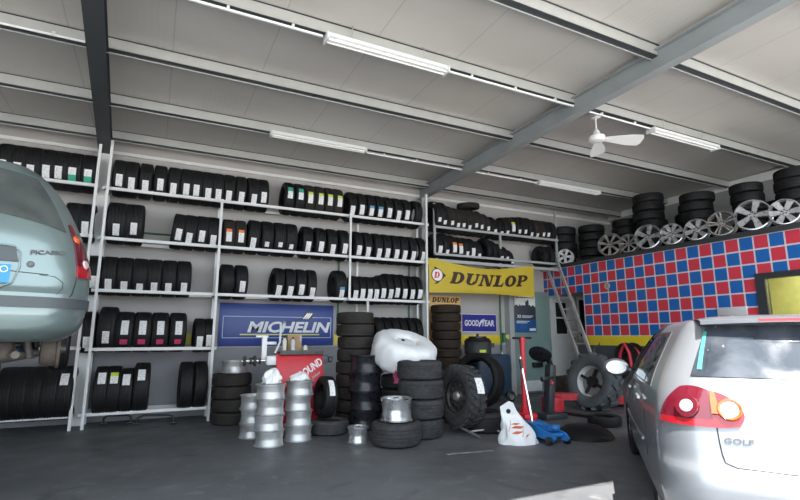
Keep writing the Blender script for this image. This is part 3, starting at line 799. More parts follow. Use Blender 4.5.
# three columns of silver steel rims
def rim_column(px, py, n, r, w, what, group, mt='steel_silver'):
    q = fl(px, py); q.y += r*.93; q.x += r*.4; z = 0; rnd = random.Random(int(px))
    for k in range(n):
        pos = 'topmost' if k == n-1 else 'bottom' if k == 0 else ORD[n-1-k]+' from top'
        rim((q.x+rnd.uniform(-.012, .012), q.y+rnd.uniform(-.012, .012), z+.002), r*rnd.uniform(.97, 1.02), w, what.replace('#', pos), group, mt, rot=(0, 0, rnd.uniform(0, 6)))
        z += w+.003
    return q, z
qa, za = rim_column(265, 449, 4, .205, .200, 'silver steel rim, # in the left front column of four', 'left front column of silver rims')
qb, zb = rim_column(295, 443, 4, .205, .203, 'silver steel rim, # in the right front column of four', 'right front column of silver rims')
qc, zc = rim_column(249, 440, 3, .20, .198, 'silver steel rim, # in the column half hidden behind the others', 'hidden column of silver rims')
def crumpled_bag(loc, rx, ry, h, label, mt='white_plastic', seed=1, knot=True):
    rnd = random.Random(seed); ph = [rnd.uniform(0, 6) for _ in range(8)]
    b = MB()
    def fn(u, v):
        a = 2*PI*u; z = v
        prof = (1-z)**.55*(.75+.5*z) if z < .8 else (1-z)**.55*1.15
        k = 1 + .16*math.sin(3*a+ph[0]+4*z) + .12*math.sin(5*a+ph[1]-6*z) + .08*math.sin(9*a+ph[2]+9*z) + .05*math.sin(14*a+ph[3])
        return (rx*prof*k*math.cos(a)+.25*rx*z*z, ry*prof*k*math.sin(a), h*(z + .07*math.sin(4*a+ph[4])*math.sin(PI*z)))
    b.grid(fn, 40, 16, closeu=True)
    bmesh.ops.remove_doubles(b.bm, verts=list(b.bm.verts), dist=.001)
    return single('plastic_bag', b, mt, label, 'bag', loc, ang=50)
crumpled_bag((qa.x, qa.y, za+.002), .15, .14, .21, 'crumpled white plastic bag on top of the left column of silver rims', seed=4)
crumpled_bag((qb.x, qb.y, zb+.002), .17, .15, .115, 'flat crumpled white plastic bag on top of the right rim column', seed=9)
# lying tyre with an upright tyre on it
q = fl(326, 437); q += Vector((.13, .26, 0))
tyre((q.x, q.y, .105), .30, .20, 'dark tyre lying flat under the upright labelled tyre beside the rims', None, (0, PI/2, 1), 'rubber_dusty')
tyre((q.x-.04, q.y+.10, .21+.315), .315, .21, 'upright black tyre with a white label standing on a flat tyre beside the rims', None, (0, .05, rad(2)), 'rubber', [(32, .085, .26, ('paper_white',), None, .0)])
# tall stack under the rack end and black rims before it
lying_stack(3.16, 8.06, 0, 9, .325, .203, 'greyish worn tyre, # of the tall stack right of blue sign', 'tall stack of worn tyres right of the blue sign', 'rubber_worn', seed=5)
q = fl(366, 431); q += Vector((.10, .27, 0)); z = 0
for k in range(4):
    pos = ['bottom', 'third from top', 'second from top', 'topmost'][k]
    rim((q.x+(.01 if k % 2 else -.01), q.y, z+.002), .285, .285, 'black steel rim, %s in the column before the tall tyre stack' % pos, 'column of black rims', 'steel_black', rot=(0, 0, k)); z += .288
q = fl(358, 445); q += Vector((.06, .14, 0))
rim((q.x, q.y, .002), .155, .215, 'small silver rim alone on the floor before the black rims', None, 'alloy_silver', 'alloy', name='steel_rim')
q = fl(397, 450); q += Vector((.14, .30, 0))
tyre((q.x, q.y, .16), .345, .30, 'wide grey tyre lying flat under the silver alloy wheel rim', None, (0, PI/2, .4), 'tread_worn')
o = rim((q.x-.0, q.y, .318), .225, .30, 'silver alloy wheel rim with spokes up, standing on the wide grey tyre', None, 'alloy_silver', 'alloy')
q = fl(423, 441); q += Vector((.13, .30, 0))
qd = q
zd = lying_stack(q.x, q.y, 0, 4, .345, .268, 'grey worn tyre, # of the front stack of four', 'front stack of four worn tyres', 'tread_worn', seed=8)
# white-wrapped big tyre resting on a dark stack, with a pink bag caught under it
q = Vector((3.72, 7.42, 0))
zz = lying_stack(q.x, q.y, 0, 4, .34, .205, 'black tyre, # of the hidden stack under the white-wrapped tyre', 'stack under the wrapped tyre', 'rubber', seed=6)
b = MB()
prof = []
for k in range(20):
    a = 2*PI*k/20; prof.append((.34+.20*math.copysign(abs(math.cos(a))**.75, math.cos(a)), .245*math.copysign(abs(math.sin(a))**.6, math.sin(a))))
rnd = random.Random(5); ph = [rnd.uniform(0, 6) for _ in range(9)]
b.lathe(prof, 72, 'Z', closed=True, wob=lambda a, j: .018*math.sin(9*a+ph[0]+j*.5)+.014*math.sin(17*a+ph[1]-j*.8)+.010*math.sin(31*a+ph[2]+j*1.3))
wt = thing('wrapped_tyre', 'big tyre wrapped in white plastic lying tilted behind the front stack', 'tyre', (q.x+.05, q.y, zz+.355))
wt.rotation_euler = (rad(23), rad(4), 0)
part('wrapping', b, 'white_plastic', wt, 60)
b = MB(); b.lathe([(.0,.19),(.12,.195),(.20,.175),(.34,.24)], 40, 'Z', wob=lambda a, j: .05*math.sin(6*a+j)+.03*math.sin(13*a)); b.solidify(.006)
part('wrap_film', b, 'white_plastic', wt, 60)
b = MB(); b.cyl((-.06,.02,.198),(-.06,.02,.212), .03, None, 12); part('valve_hole', b, 'car_black', wt)
b = MB()
b.grid(lambda u, v: (.26*(u-.5)+.02*math.sin(7*v), .05*math.sin(5*u)-.02+.03*math.cos(8*u+3*v), .17*v*(1+.15*math.sin(9*u))), 14, 8); b.solidify(.006)
single('plastic_sheet', b, 'pink_plastic', 'pink plastic sheet caught between the white-wrapped tyre and the stack', 'sheet', (q.x-.20, q.y-.40, zz-.10), (rad(-6), 0, 0), ang=60)
# wheel on a tubular stand
q = fl(466, 436); q += Vector((.06, .16, 0))
a0 = rad(38)
sx = Vector((math.cos(a0), -math.sin(a0)*-1, 0))
R_ = .455
ow = tyre((q.x, q.y+.06, R_+.09), R_, .30, 'upright off-road tyre with a white label on a pipe stand beside the front stack', None, (0, rad(4), rad(4)), 'tread_worn', [(24, .13, .24, ('paper_white',), None, .02)], lugs=26, rr=.26)
rb_, rd_ = rim_parts(.262, .22, 'iron', 'steel')
rm_ = link('rim', rb_, ow); rm_.rotation_euler = (0, -PI/2, 0); rm_.location = (.13, 0, 0)
part('hub_cap', MB().cyl((0,0,.20),(0,0,.235), .075, .06, 20), 'steel_silver', rm_)
link('disc', rd_, rm_)
s = thing('wheel_stand', 'pale tubular floor stand under the upright off-road tyre', 'stand', (q.x+.10, q.y+.0, 0), rad(6))
for yy in (-.24, .24):
    part('foot_tube', MB().tube([(yy*.8, .22, .17), (yy*.9, -.05, .12), (yy+.10, -.42, .022)], .018, 10), 'galvanised', s)
part('cross_tube', MB().tube([(-.19, -.22, .072), (.29, -.22, .072)], .016, 10), 'galvanised', s)
part('cross_tube', MB().tube([(-.2, .18, .165), (.2, .18, .165)], .016, 10), 'galvanised', s)
# flat tyres right of the stand
q = fl(493, 438); q += Vector((.20, .50, 0))
tyre((q.x, q.y, .155), .33, .30, 'black tyre lying flat behind the white shopping bag', None, (0, PI/2, .3), 'rubber')
# large bare tyre standing behind
q = fl(484, 411); q += Vector((.08, .35, 0))
tyre((q.x+.05, q.y, .56), .55, .34, 'large black tyre standing open-side out behind the off-road tyre', None, (0, rad(9), rad(24)), 'rubber', rr=.40)
b = MB(); b.rbox((0,0,.06), (.42,.26,.10), .02, None, 0); b.rbox((.02,-.02,.15), (.34,.2,.06), .015, None, 1); 
single('tool_tray', b, ['red_worn', 'pale_panel'], 'small red and pale box on the floor between the tyres', 'box', (fl(432+54, 410).x-.45, fl(486, 410).y-.30, .0), (0, 0, .3))
# tyre stack before the tall yellow board
for_k = ['rubber_worn']*11
lying_stack(6.03, 9.72, 0, 11, .345, .193, 'brownish tyre, # of the stack before the tall yellow board', 'stack before the tall yellow board', 'banner_tyre', seed=12)
# ---- red wheel balancer
X0, Y0 = 2.23, 8.25
wb = thing('wheel_balancer', 'red wheel balancer with white arm and slanted lettering behind the rim columns', 'machine', (X0, Y0, 0))
b = MB(); b.rbox((0, .16, .50), (.70, .46, 1.0), .03); part('cabinet', b, 'red_paint', wb)
b = MB(); b.rbox((0, -.1, .90), (.78, .03, .56), .01, Matrix.Rotation(rad(-14), 3, 'X')); pn = part('front_panel', b, 'red_paint', wb)
rot = Matrix.Rotation(rad(-14), 4, 'X')
b = MB(); fr = fit(text_bm('ALL ROUND', 1, .03, .005, .15), .70, .13)
ra = rad(33)
b.join(fr, fn=lambda c: Matrix.Translation((0,-.1,.90)) @ rot @ Vector((.066+c.x*math.cos(ra)-c.y*math.sin(ra), -.0175-c.z, -.04+c.x*math.sin(ra)+c.y*math.cos(ra))))
part('lettering', b, 'letter_white', pn)
b = MB(); fr = fit(text_bm('plus', 1, .01, .005, .25), .17, .06)
b.join(fr, fn=lambda c: Matrix.Translation((0,-.1,.90)) @ rot @ Vector((.26+c.x*math.cos(ra)-c.y*math.sin(ra), -.0175-c.z, -.09+c.x*math.sin(ra)+c.y*math.cos(ra))))
part('small_lettering', b, 'pale_panel', pn)
b = MB(); b.rbox((.02, .12, 1.17), (.74, .46, .05), .015); b.rbox((.02, -.10, 1.20), (.74, .02, .05), .006); part('weight_tray', b, 'iron', wb)
b = MB(); b.rbox((-.42, .05, 1.06), (.24, .16, .15), .02); part('shaft_housing', b, 'lamp_white', wb)
part('shaft', MB().cyl((-.54, .05, 1.06), (-.92, .05, 1.06), .022, None, 12), 'chrome', wb)
b = MB(); 
for xx, r_ in ((-.62, .05), (-.70, .09), (-.76, .06), (-.86, .085)): b.cyl((xx, .05, 1.06), (xx-.035, .05, 1.06), r_, r_*.8, 20)
part('cone', b, 'iron', wb)
b = MB(); b.rbox((-.56, .12, 1.26), (.085, .06, .38), .015); b.rbox((-.46, .12, 1.34), (.20, .05, .05), .012); b.rbox((-.60, .12, 1.45), (.20, .05, .035), .01); part('gauge_arm', b, 'lamp_white', wb)
part('lever', MB().tube([(-.40, .02, 1.18), (-.33, .0, 1.36), (-.33, .0, 1.67)], .018, 10), 'white_box', wb)
part('pointer_rod', MB().tube([(-.33, .0, 1.66), (.10, -.02, 1.76)], .007, 8), 'iron', wb)
b = MB(); b.rbox((.13, -.02, 1.79), (.13, .05, .15), .01, Matrix.Rotation(rad(38), 3, 'Y')); bl = part('pointer_block', b, 'iron', wb)
b = MB()
for k in range(3): b.rbox((.13-.045+.03*k*1.2-.01, -.05, 1.80-.01+.0*k), (.022, .01, .12), .003, Matrix.Rotation(rad(38), 3, 'Y'))
part('block_label', b, 'letter_white', bl)
b = MB(); b.rbox((.46, .1, 1.06), (.12, .16, .14), .02); b.cyl((.52, .02, 1.06), (.58, .02, 1.06), .05, None, 14); part('side_motor', b, 'grey_plastic', wb)
for k, (xx, col_, hh) in enumerate(((-.26, 'bottle_cream', .26), (-.12, 'pale_panel', .24))):
    lb = ['cream spray bottle standing on the red balancer beside the white lever', 'grey spray bottle on the red balancer before the brown carton'][k]
    t = thing('spray_bottle', lb, 'bottle', (X0+xx, Y0-.02, 1.196), 0, 'bottles on the balancer')
    part('body', MB().lathe([(0,0),(.035,0),(.037,.02),(.037,hh*.7),(.02,hh*.82),(.014,hh*.9),(0,hh*.9)], 18), col_, t)
    part('cap', MB().lathe([(0,hh*.88),(.017,hh*.88),(.017,hh),(0,hh)], 14), 'black_plastic', t)
t = thing('carton', 'small brown carton standing on the red balancer behind the bottles', 'box', (X0-.06, Y0+.16, 1.196))
part('box', MB().rbox((0,0,.14), (.24,.14,.28), .006), 'carton', t); part('flap', MB().rbox((.10,-.075,.22), (.02,.01,.10), .002), 'pale_panel', t)
t = thing('spray_can', 'short cream jar at the right end of the red balancer tray', 'jar', (X0+.09, Y0-.02, 1.196))
part('body', MB().lathe([(0,0),(.04,0),(.042,.06),(.03,.09),(0,.09)], 16), 'bottle_cream', t); part('lid', MB().lathe([(.025,.08),(.025,.11),(0,.11)], 14), 'white_box', t)
# ---- blue compressor with black pump pot
X1, Y1 = 6.62, 9.42
ac = thing('air_compressor', 'dark blue wheeled compressor under the yellow wall strip', 'machine', (X1+.15, Y1-.1, 0))
b = MB(); b.rbox((.10, 0, .60), (.92, .6, .90), .08, None, 0, 4); part('blue_tank', b, 'blue_dark', ac)
for xx in (-.28, .46):
    w_ = part('wheel', MB().lathe([(0,-.03),(.10,-.03),(.12,-.015),(.12,.015),(.10,.03),(0,.03)], 24, 'Y', (xx, -.34, .14)), 'black_plastic', ac)
    part('wheel_hub', MB().cyl((xx,-.375,.14),(xx,-.37+.01,.14), .07, None, 20), 'alloy_silver', w_)
b = MB(); b.mm(-.3,.5,-.25,.25,.10,.18); part('chassis', b, 'iron', ac)
pp = thing('waste_oil_pot', 'black lidded pot standing on the blue compressor below the yellow strip', 'pot', (X1-.02, Y1-.12, 1.051))
b = MB(); b.lathe([(0,0),(.27,0),(.30,.04),(.30,.26),(.31,.28),(.0,.28)], 36); b.box((.3,0,.2),(.20,.16,.10)); part('body', b, 'grey_dark', pp)
b = MB(); b.lathe([(.31,.28),(.25,.36),(.0,.36)], 36); b.lathe([(.20,.36),(.20,.40),(0,.40)], 30); b.cyl((0,0,.4),(0,0,.46),.03); part('lid', b, 'black_plastic', pp)
b = MB(); b.grid(lambda u, v: (.306*math.sin(-.5+.5*u), -.306*math.cos(-.5+.5*u), .05+.06*v), 8, 1); b.solidify(.002); part('lime_label', b, 'paper_lime', pp)
# ---- red jack with tall T handle
q = fl(527, 424); q += Vector((.05, .1, 0))
top = on(522, 338, 1, q.y+.05)
t = thing('hydraulic_jack', 'red floor jack with a tall red handle and black grip', 'jack', q)
b = MB(); b.rbox((0,0,.10), (.30,.34,.14), .04); b.cyl((0,0,.16),(0,0,.28), .07); part('base', b, 'red_paint', t)
tl = top-q
part('handle', MB().tube([(0,0,.2), tl*.98], .045, 12), 'red_paint', t)
b = MB(); b.tube([tl+Vector((-.20,.0,.0)), tl+Vector((.20,0,0))], .022, 10); part('grip', b, 'black_plastic', t)
b = MB(); b.rbox(tl*.98+Vector((0,0,0)), (.10,.08,.08), .02); part('handle_head', b, 'red_paint', t)
for xx in (-.13, .13): part('wheel', MB().cyl((xx-.02, -.15, .05),(xx+.02,-.15,.05), .05, None, 16), 'black_plastic', t)
# ---- blue trolley jack with a chrome handle
a = fl(536, 441); e = fl(556, 444); d = (e-a); d.z = 0; L_ = .78; dirx = (fl(562, 446)-fl(534, 437)).normalized()
t = thing('trolley_jack', 'blue trolley jack with a thin chrome handle behind the shopping bag', 'jack', fl(534, 437), math.atan2(dirx.y, dirx.x))
b = MB()
for yy in (-.11, .11): b.prism([(-.1,.06),(.75,.05),(.80,.09),(.72,.15),(.30,.20),(-.05,.24)], lambda u, v, w_, yy=yy: (u*.82, yy+w_-.012, v), .024)
b.rbox((.05,0,.15), (.24,.22,.14), .02); b.rbox((.34,0,.12), (.42,.20,.05), .015); part('side_plates', b, 'blue_paint', t)
b = MB(); b.bar((.12,0,.18),(.50,0,.20), .12, .06); b.cyl((.52,0,.20),(.52,0,.25), .06); part('lift_arm', b, 'blue_paint', t)
for xx in (.0, .56):
    for yy in (-.15, .15): part('wheel', MB().cyl((xx, yy-.025, .055),(xx, yy+.025, .055), .055, None, 18), 'black_plastic', t)
hp = on(520, 357, 1, t.location.y+.35) - t.location
hp = Matrix.Rotation(-t.rotation_euler.z, 3, 'Z') @ hp
part('handle', MB().tube([(-.02,0,.2), hp], .016, 10), 'chrome', t)
part('grip', MB().tube([hp*.82, hp*.97], .024, 10), 'black_plastic', t)
# ---- white shopping bag
q = fl(515, 446); q += Vector((.17, .10, 0))
sb = thing('shopping_bag', 'white plastic shopping bag with orange print standing before the blue jack', 'bag', q)
sb.rotation_euler = (0, 0, rad(-22))
rnd = random.Random(4); ph = [rnd.uniform(0, 6) for _ in range(6)]
def bagf(u, v):
    a = 2*PI*u
    if v < .0: v = 0
    wx = .255*(1-.55*v**1.2) ; wy = .13*(1-v)**.6 + .014
    cx = -.02 - .13*v + (.03*math.sin(3*v))
    k = 1 + .09*math.sin(4*a+ph[0]+5*v)+.06*math.sin(7*a+ph[1]-7*v)
    return (cx+wx*k*math.copysign(abs(math.cos(a))**.8, math.cos(a)), wy*k*math.copysign(abs(math.sin(a))**.8, math.sin(a)), .40*v*(1+.05*math.sin(3*a+ph[2])) + (.012 if v > 0 else 0))
b = MB(); b.grid(bagf, 44, 16, closeu=True); b.bm.faces.new([v for v in b.bm.verts][:44][::-1]); part('body', b, 'white_plastic', sb, 60)
# handle flap with a finger hole
fp = [(-.27,.33),(-.02,.36),(-.10,.56),(-.16,.585),(-.29,.51)]
b = MB(); b.prism(fp, lambda u, v, w_: (u+.02, -.03+w_+.05*(v-.33), v-.02), .012); part('handle_flap', b, 'white_plastic', sb)
b = MB(); b.lathe([(.0,0),(.032,0),(.032,.004),(0,.004)], 16, 'Y', (-.155, -.0285, .43)); part('finger_hole', b, 'car_black', sb)
b = MB()
def onbag(u, v, off=.008):
    P = Vector(bagf(u, v)); return (P.x, P.y-off, P.z)
for u0, u1, v0, v1 in ((.66,.685,.40,.78),(.685,.76,.34,.43),(.69,.80,.52,.60),(.76,.785,.26,.58),(.70,.78,.64,.70),(.785,.84,.24,.31)):
    b.grid(lambda s_, r_, u0=u0, u1=u1, v0=v0, v1=v1: onbag(u0+(u1-u0)*s_+.05*r_-.02*s_, v0+(v1-v0)*r_), 8, 6)
b.solidify(.002); part('print', b, 'print_orange', sb)
# ---- truck tyre changer and tractor wheel
tc_ = thing('tyre_changer', 'black and red truck tyre changer before the green door', 'machine', (0, 0, 0))
bp_ = fl(551, 420); bp_ += Vector((.05, .15, 0)); tc_.location = bp_
def lo(v): return Vector(v)-bp_
c0 = on(557, 366, 1, bp_.y+.1)
b = MB(); b.rbox((.14, .05, .48), (.15, .16, .92), .03, Matrix.Rotation(rad(7), 3, 'Y')); b.rbox((.05, 0, .05), (.5, .42, .1), .02); part('column', b, 'car_trim_dark', tc_)
hd = lo(on(540, 354.5, 1, bp_.y-.05))
b = MB(); b.lathe([(0,-.035),(.12,-.03),(.20,-.005),(.205,.01),(.17,.03),(0,.04)], 32, 'Y'); dsk = part('bead_disc', b, 'steel_black', tc_)
dsk.location = hd; dsk.rotation_euler = (rad(52), rad(24), rad(-30))
am = MB().tube([hd, hd+Vector((.16,.04,.0)), hd+Vector((.25,.08,-.06)), Vector((.22,.08,.86))], [.03,.032,.034,.04], 10); part('arm', am, 'black_plastic', tc_)
part('cable', MB().tube([hd+Vector((.1,.03,.03)), hd+Vector((.28,.1,.0)), hd+Vector((.40,.12,-.2)), (.36,.12,.5)], .014, 8), 'black_plastic', tc_)
b = MB(); b.rbox((.0, -.12, .72), (.16, .05, .05), .01); b.rbox((-.12,-.12,.70), (.16,.07,.09), .02); part('control_grip', b, 'black_plastic', tc_)
b = MB(); b.cyl((.05,-.1,.6),(.08,-.1,.64), .025, None, 8); part('red_knob', b, 'red_paint', tc_)
# red bed beams and carriage
r0, r1 = fl(556, 412), fl(640, 406)
b = MB(); u0, u1 = lo(r0)+Vector((.1,.22,.27)), lo(r1)+Vector((.5,-.25,.20)); b.bar(u0, u1, .26, .13); part('bed_beam', b, 'red_worn', tc_)
b = MB(); b.rbox(lo(fl(552, 414))+Vector((.05,.02,.16)), (.34,.30,.32), .05); part('carriage_box', b, 'red_worn', tc_)
b = MB(); b.bar(lo(fl(585, 409))+Vector((.05,.0,.2)), lo(fl(640, 408))+Vector((.4,.0,.10)), .16, .14); part('bed_rail', b, 'red_worn', tc_)
b = MB(); b.bar(lo(fl(563, 414))+Vector((0,0,.03)), lo(fl(606, 420))+Vector((0,0,.02)), .16, .05); part('floor_arm', b, 'black_plastic', tc_)
# tractor wheel, tilted, held over the bed
tw = thing('tractor_wheel', 'grey lugged tractor wheel with pale rim held on the red tyre changer', 'wheel', (0,0,0))
cw = on(594, 382, 1, bp_.y+.30); tw.location = cw
RW = .56
me = tyre_mesh(RW-.03, .40, .30, 'tractor_rubber', lugs=15)
q_ = link('tyre', me, tw)
b = MB(); b.lathe([(.37,-.16),(.385,-.15),(.36,-.13),(.30,-.02),(.29,.06),(.36,.14),(.385,.15),(.37,.16),(.34,.14),(.27,.05),(.28,-.03),(.345,-.15)], 40, 'X', closed=True); part('rim', b, 'white_box', tw)
b = MB(); b.lathe([(.30,.02),(.15,-.02),(.0,-.02)], 36, 'X'); b.solidify(.012); part('disc', b, 'alloy_dull', tw)
b = MB(); b.cyl((-.10,0,0),(.03,0,0), .10, .13, 20)
for k in range(4):
    a_ = PI/2*k+.4; b.bar((-.06,0,0), (-.09, .26*math.cos(a_), .26*math.sin(a_)), .05, .05)
part('clamp', b, 'black_plastic', tw)
tw.rotation_euler = (0, rad(12), rad(6))
b = MB(); hk = Vector((-.05,-.02,RW-.02)); b.tube([hk, hk+Vector((0,.03,.10)), hk+Vector((0,-.02,.17)), hk+Vector((0,-.08,.20)), hk+Vector((0,-.09,.25))], .014, 8); part('hook', b, 'iron', tw)
# dark machine with red hose behind the tractor wheel
hr = thing('hose_reel', 'red and black hose reel against the dark dado behind the silver car', 'reel', (XT-.35, 7.35, .0))
b = MB(); b.lathe([(.30,-.12),(.30,-.10),(.2,-.09),(.2,.09),(.30,.10),(.30,.12),(.1,.12),(.1,-.12)], 30, 'X', (0,0,1.02), closed=True); part('drum', b, 'black_plastic', hr)
b = MB(); b.tube([(-.14,-.25,0),(-.14,-.1,1.1),(-.14,.0,1.30),(-.14,.12,1.1),(-.14,.3,0)], .035, 10); part('frame', b, 'red_worn', hr)
b = MB(); b.rbox((.0,0,.04), (.4,.7,.08), .02); part('foot', b, 'iron', hr)
b = MB(); b.lathe([(.22+.03*math.cos(2*PI*k/8), .03*math.sin(2*PI*k/8)) for k in range(8)], 30, 'X', (-.04,0,1.02), closed=True); b.lathe([(.22+.03*math.cos(2*PI*k/8), .055+.03*math.sin(2*PI*k/8)) for k in range(8)], 30, 'X', (-.04,0,1.02), closed=True); part('hose', b, 'red_worn', hr)
# flat dark tyre and pan on the floor beside the silver car
q = fl(597, 442); q += Vector((.14, .36, 0))
b = MB(); b.lathe([(.0,.17),(.12,.175),(.25,.15),(.36,.09),(.41,.03),(.42,.0),(.40,.0),(.35,.07),(.24,.13),(.0,.15)], 48); t = single('rubber_lid', b, 'black_gloss', 'round black domed cover lying on the floor beside the silver car', 'cover', q)
q = fl(614, 430); q += Vector((.2, .35, 0))
tyre((q.x, q.y, .085), .27, .16, 'small black tyre lying flat behind the domed cover', None, (0, PI/2, .3), 'rubber')
# ladder leaning on the deck
ld = thing('ladder', 'aluminium ladder leaning on the storage deck beside the white door', 'ladder', (0,0,0))
T0, T1 = on(543, 258, 0, 9.36), on(554.5, 259, 0, 9.36)
B0, B1 = on(577.5, 353, 0, 9.05), on(590.5, 353, 0, 9.05)
T0.z = T1.z = 3.62
def ext(a, b_): return a + (b_-a)*((a.z-.0)/(a.z-b_.z))
F0, F1 = ext(T0, B0), ext(T1, B1)
ld.location = (F0+F1)/2; og = ld.location.copy()
for a, b_ in ((F0, T0), (F1, T1)): part('side_rail', MB().bar(a-og, b_-og, .035, .085), 'ladder_alu', ld)
n = 13
for k in range(n):
    f = (k+.6)/n
    part('rung', MB().cyl(F0.lerp(T0, f)-og, F1.lerp(T1, f)-og, .018, None, 8), 'ladder_alu', ld)
# pale box and round vent on the tiled partition
single('wall_panel', MB().rbox((0,0,0), (.03,.52,.15), .006), 'pale_panel', 'pale flat panel on the tiled wall just above the silver car roof', 'panel', (XT-.015, 5.36, 1.905))
v = thing('wall_vent', 'small round grey vent on the red and blue tiles', 'vent', (XT-.01, 8.09, 2.616))
part('ring', MB().lathe([(.05,-.02),(.07,-.02),(.07,.01),(.05,.01)], 24, 'X', closed=True), 'grey_paint', v); part('mesh', MB().cyl((-.008,0,0),(.0,0,0), .055, None, 20), 'carton', v)
# ------------------------------------------------------------------ storage deck
sty = [(567,257,7,'five','alloy_white','small white alloy wheel at the far end of the storage deck'),
 (612,245,11,'seven','alloy_dull','dull grey multi-spoke alloy wheel, first of the grey ones on the deck edge'),
 (631,244,10.3,'eight','alloy_dull','small dull many-spoked alloy wheel, second grey one on the deck edge'),
 (650,237.5,12.2,'five','alloy_silver','silver five-spoke alloy wheel below the tallest tyre stack on the deck'),
 (674,235,12,'holes','alloy_silver','silver round-holed alloy wheel, right of the tallest deck stack'),
 (699,230.5,12,'wide','alloy_silver','silver star-shaped alloy wheel in the middle of the deck edge'),
 (724,224.5,14,'double','alloy_dull','dull twin-spoke alloy wheel between two deck tyre stacks'),
 (755,216,17,'five','alloy_silver','bright five-spoke alloy wheel second from the right on the deck edge'),
 (787,213,17.5,'wide','alloy_silver','pale wide-spoked alloy wheel at the right end of the deck edge')]
for x, y, r, s_, m_, lb in sty:
    p = on(x, y, 0, XT+.17); rr_ = on(x, y, 0, XT+.17).z - (ZD+.015)
    rr_ = max(.19, min(.30, rr_))
    o = alloy_wheel((XT+.10, p.y, ZD+.016), rr_, s_, lb, m_, .17, rad(22), .3*x)
DK = [(10.45, 7.55, 7, .345, .21, 'tallest stack on the deck', 1), (10.55, 8.35, 5, .31, .21, 'low stack left of the tallest on the deck', 2), (10.45, 6.42, 6, .34, .2, 'middle stack on the deck', 3), (10.5, 5.40, 6, .29, .19, 'slim stack above the bright five-spoke wheel', 4), (10.75, 4.66, 6, .36, .21, 'wide stack at the right end of the deck', 5), (11.0, 5.12, 4, .24, .2, 'small stack behind the right end wheels', 6), (11.25, 7.05, 5, .33, .2, 'stack behind the tallest deck stack', 7),
      (9.90, 9.80, 5, .34, .21, 'stack at the far deck corner', 8), (10.28, 9.18, 5, .33, .205, 'dark stack right of the small white wheel', 9), (10.98, 9.05, 4, .30, .20, 'small stack beside the dark deck stack', 10)]
for x, y, n, R, W, nm, sd in DK:
    lying_stack(x, y, ZD, n, R, W, 'black tyre, # of the %s' % nm, nm, 'rubber', jit=.03, seed=sd)
tyre((11.0, 6.9, ZD+5*.2*1.02+.12), .33, .2, 'black tyre lying loose on top of the hidden deck stack', None, (0, PI/2, 0)) if False else None
# ------------------------------------------------------------------ ceiling fixtures
def lamp(pa, pb, y, lb, w=.17):
    a, b_ = on(pa[0], pa[1], 1, y), on(pb[0], pb[1], 1, y); z = (a.z+b_.z)/2 + .01; x0, x1 = a.x, b_.x
    zt = zp(y)
    o = thing('fluorescent_lamp', lb, 'lamp', ((x0+x1)/2, y, z), 0, 'fluorescent lamps under the roof'); L_ = x1-x0
    b = MB(); b.prism([(-w/2,-.01),(-w/2+.02,.05),(w/2-.02,.05),(w/2,-.01)], lambda u, v, q_: (-L_/2+q_, u, v), L_); part('housing', b, 'lamp_white', o)
    for yy in (-.035, .035): part('tube', MB().cyl((-L_/2+.02, yy, -.025), (L_/2-.02, yy, -.025), .014, None, 12), 'tube_glass', o)
    for xx in (-L_/2, L_/2): part('end_cap', MB().rbox((xx, 0, .0), (.03, w+.01, .09), .01), 'white_box', o)
    for xx in (-L_*.3, L_*.3): part('hanger', MB().cyl((xx, 0, .04), (xx, 0, zr(y)-z-.004), .006, None, 6), 'galvanised', o)
    return o
lamp((326,38), (446,73), 5.08, 'long white fluorescent lamp at the top centre of the roof')
lamp((271,133), (365,153), 8.14, 'long white fluorescent lamp above the top shelf of the white rack')
lamp((651,132), (715,148), 5.08, 'white fluorescent lamp right of the ceiling fan')
lamp((538,184), (598,193), 8.14, 'white fluorescent lamp above the hanging grey tyre rack')
def conduit(x0, x1, y, z, lb, r=.014):
    o = thing('cable_conduit', lb, 'conduit', (x0, y, z)); part('conduit_pipe', MB().cyl((0,0,0), (x1-x0,0,0), r, None, 10), 'lamp_white', o)
    n = max(2, int((x1-x0)/.6)); yk = min(Yk, key=lambda q: abs(q-y)); y_up = yk-y+.02; z_up = zp(yk)-z-.003
    for k in range(n): part('clip', MB().rbox(((k+.5)*(x1-x0)/n, .0, .018), (.03, .04, .05), .004), 'white_box', o)
conduit(3.25, 5.50, 5.08, 4.92, 'white cable conduit from the top lamp to the grey rafter')
conduit(5.72, 7.25, 5.08, 4.90, 'white cable conduit from the fan box to the right lamp')
conduit(-.6, 1.52, 5.08, 4.92, 'white cable conduit left of the top centre lamp')
conduit(3.36, 5.50, 8.14, 4.86, 'white cable conduit right of the lamp above the white rack')
conduit(5.72, 7.5, 8.14, 4.86, 'white cable conduit leading to the lamp above the grey rack')
conduit(-6.0, -1.0, 6.52, 4.95, 'white cable conduit left of the dark rafter above the green car')
# junction box and drop cable on the dark rafter
t = thing('junction_box', 'small white junction box with drop cable beside the dark rafter', 'box', (-.90, 6.52, 4.93))
part('box', MB().rbox((0,0,0), (.13,.10,.10), .01), 'white_box', t); part('drop_cable', MB().tube([(.02,0,-.04),(.03,.1,-.06),(.0,.9,-.09),(-.03,2.6,-.13)], .012, 6), 'pale_panel', t)
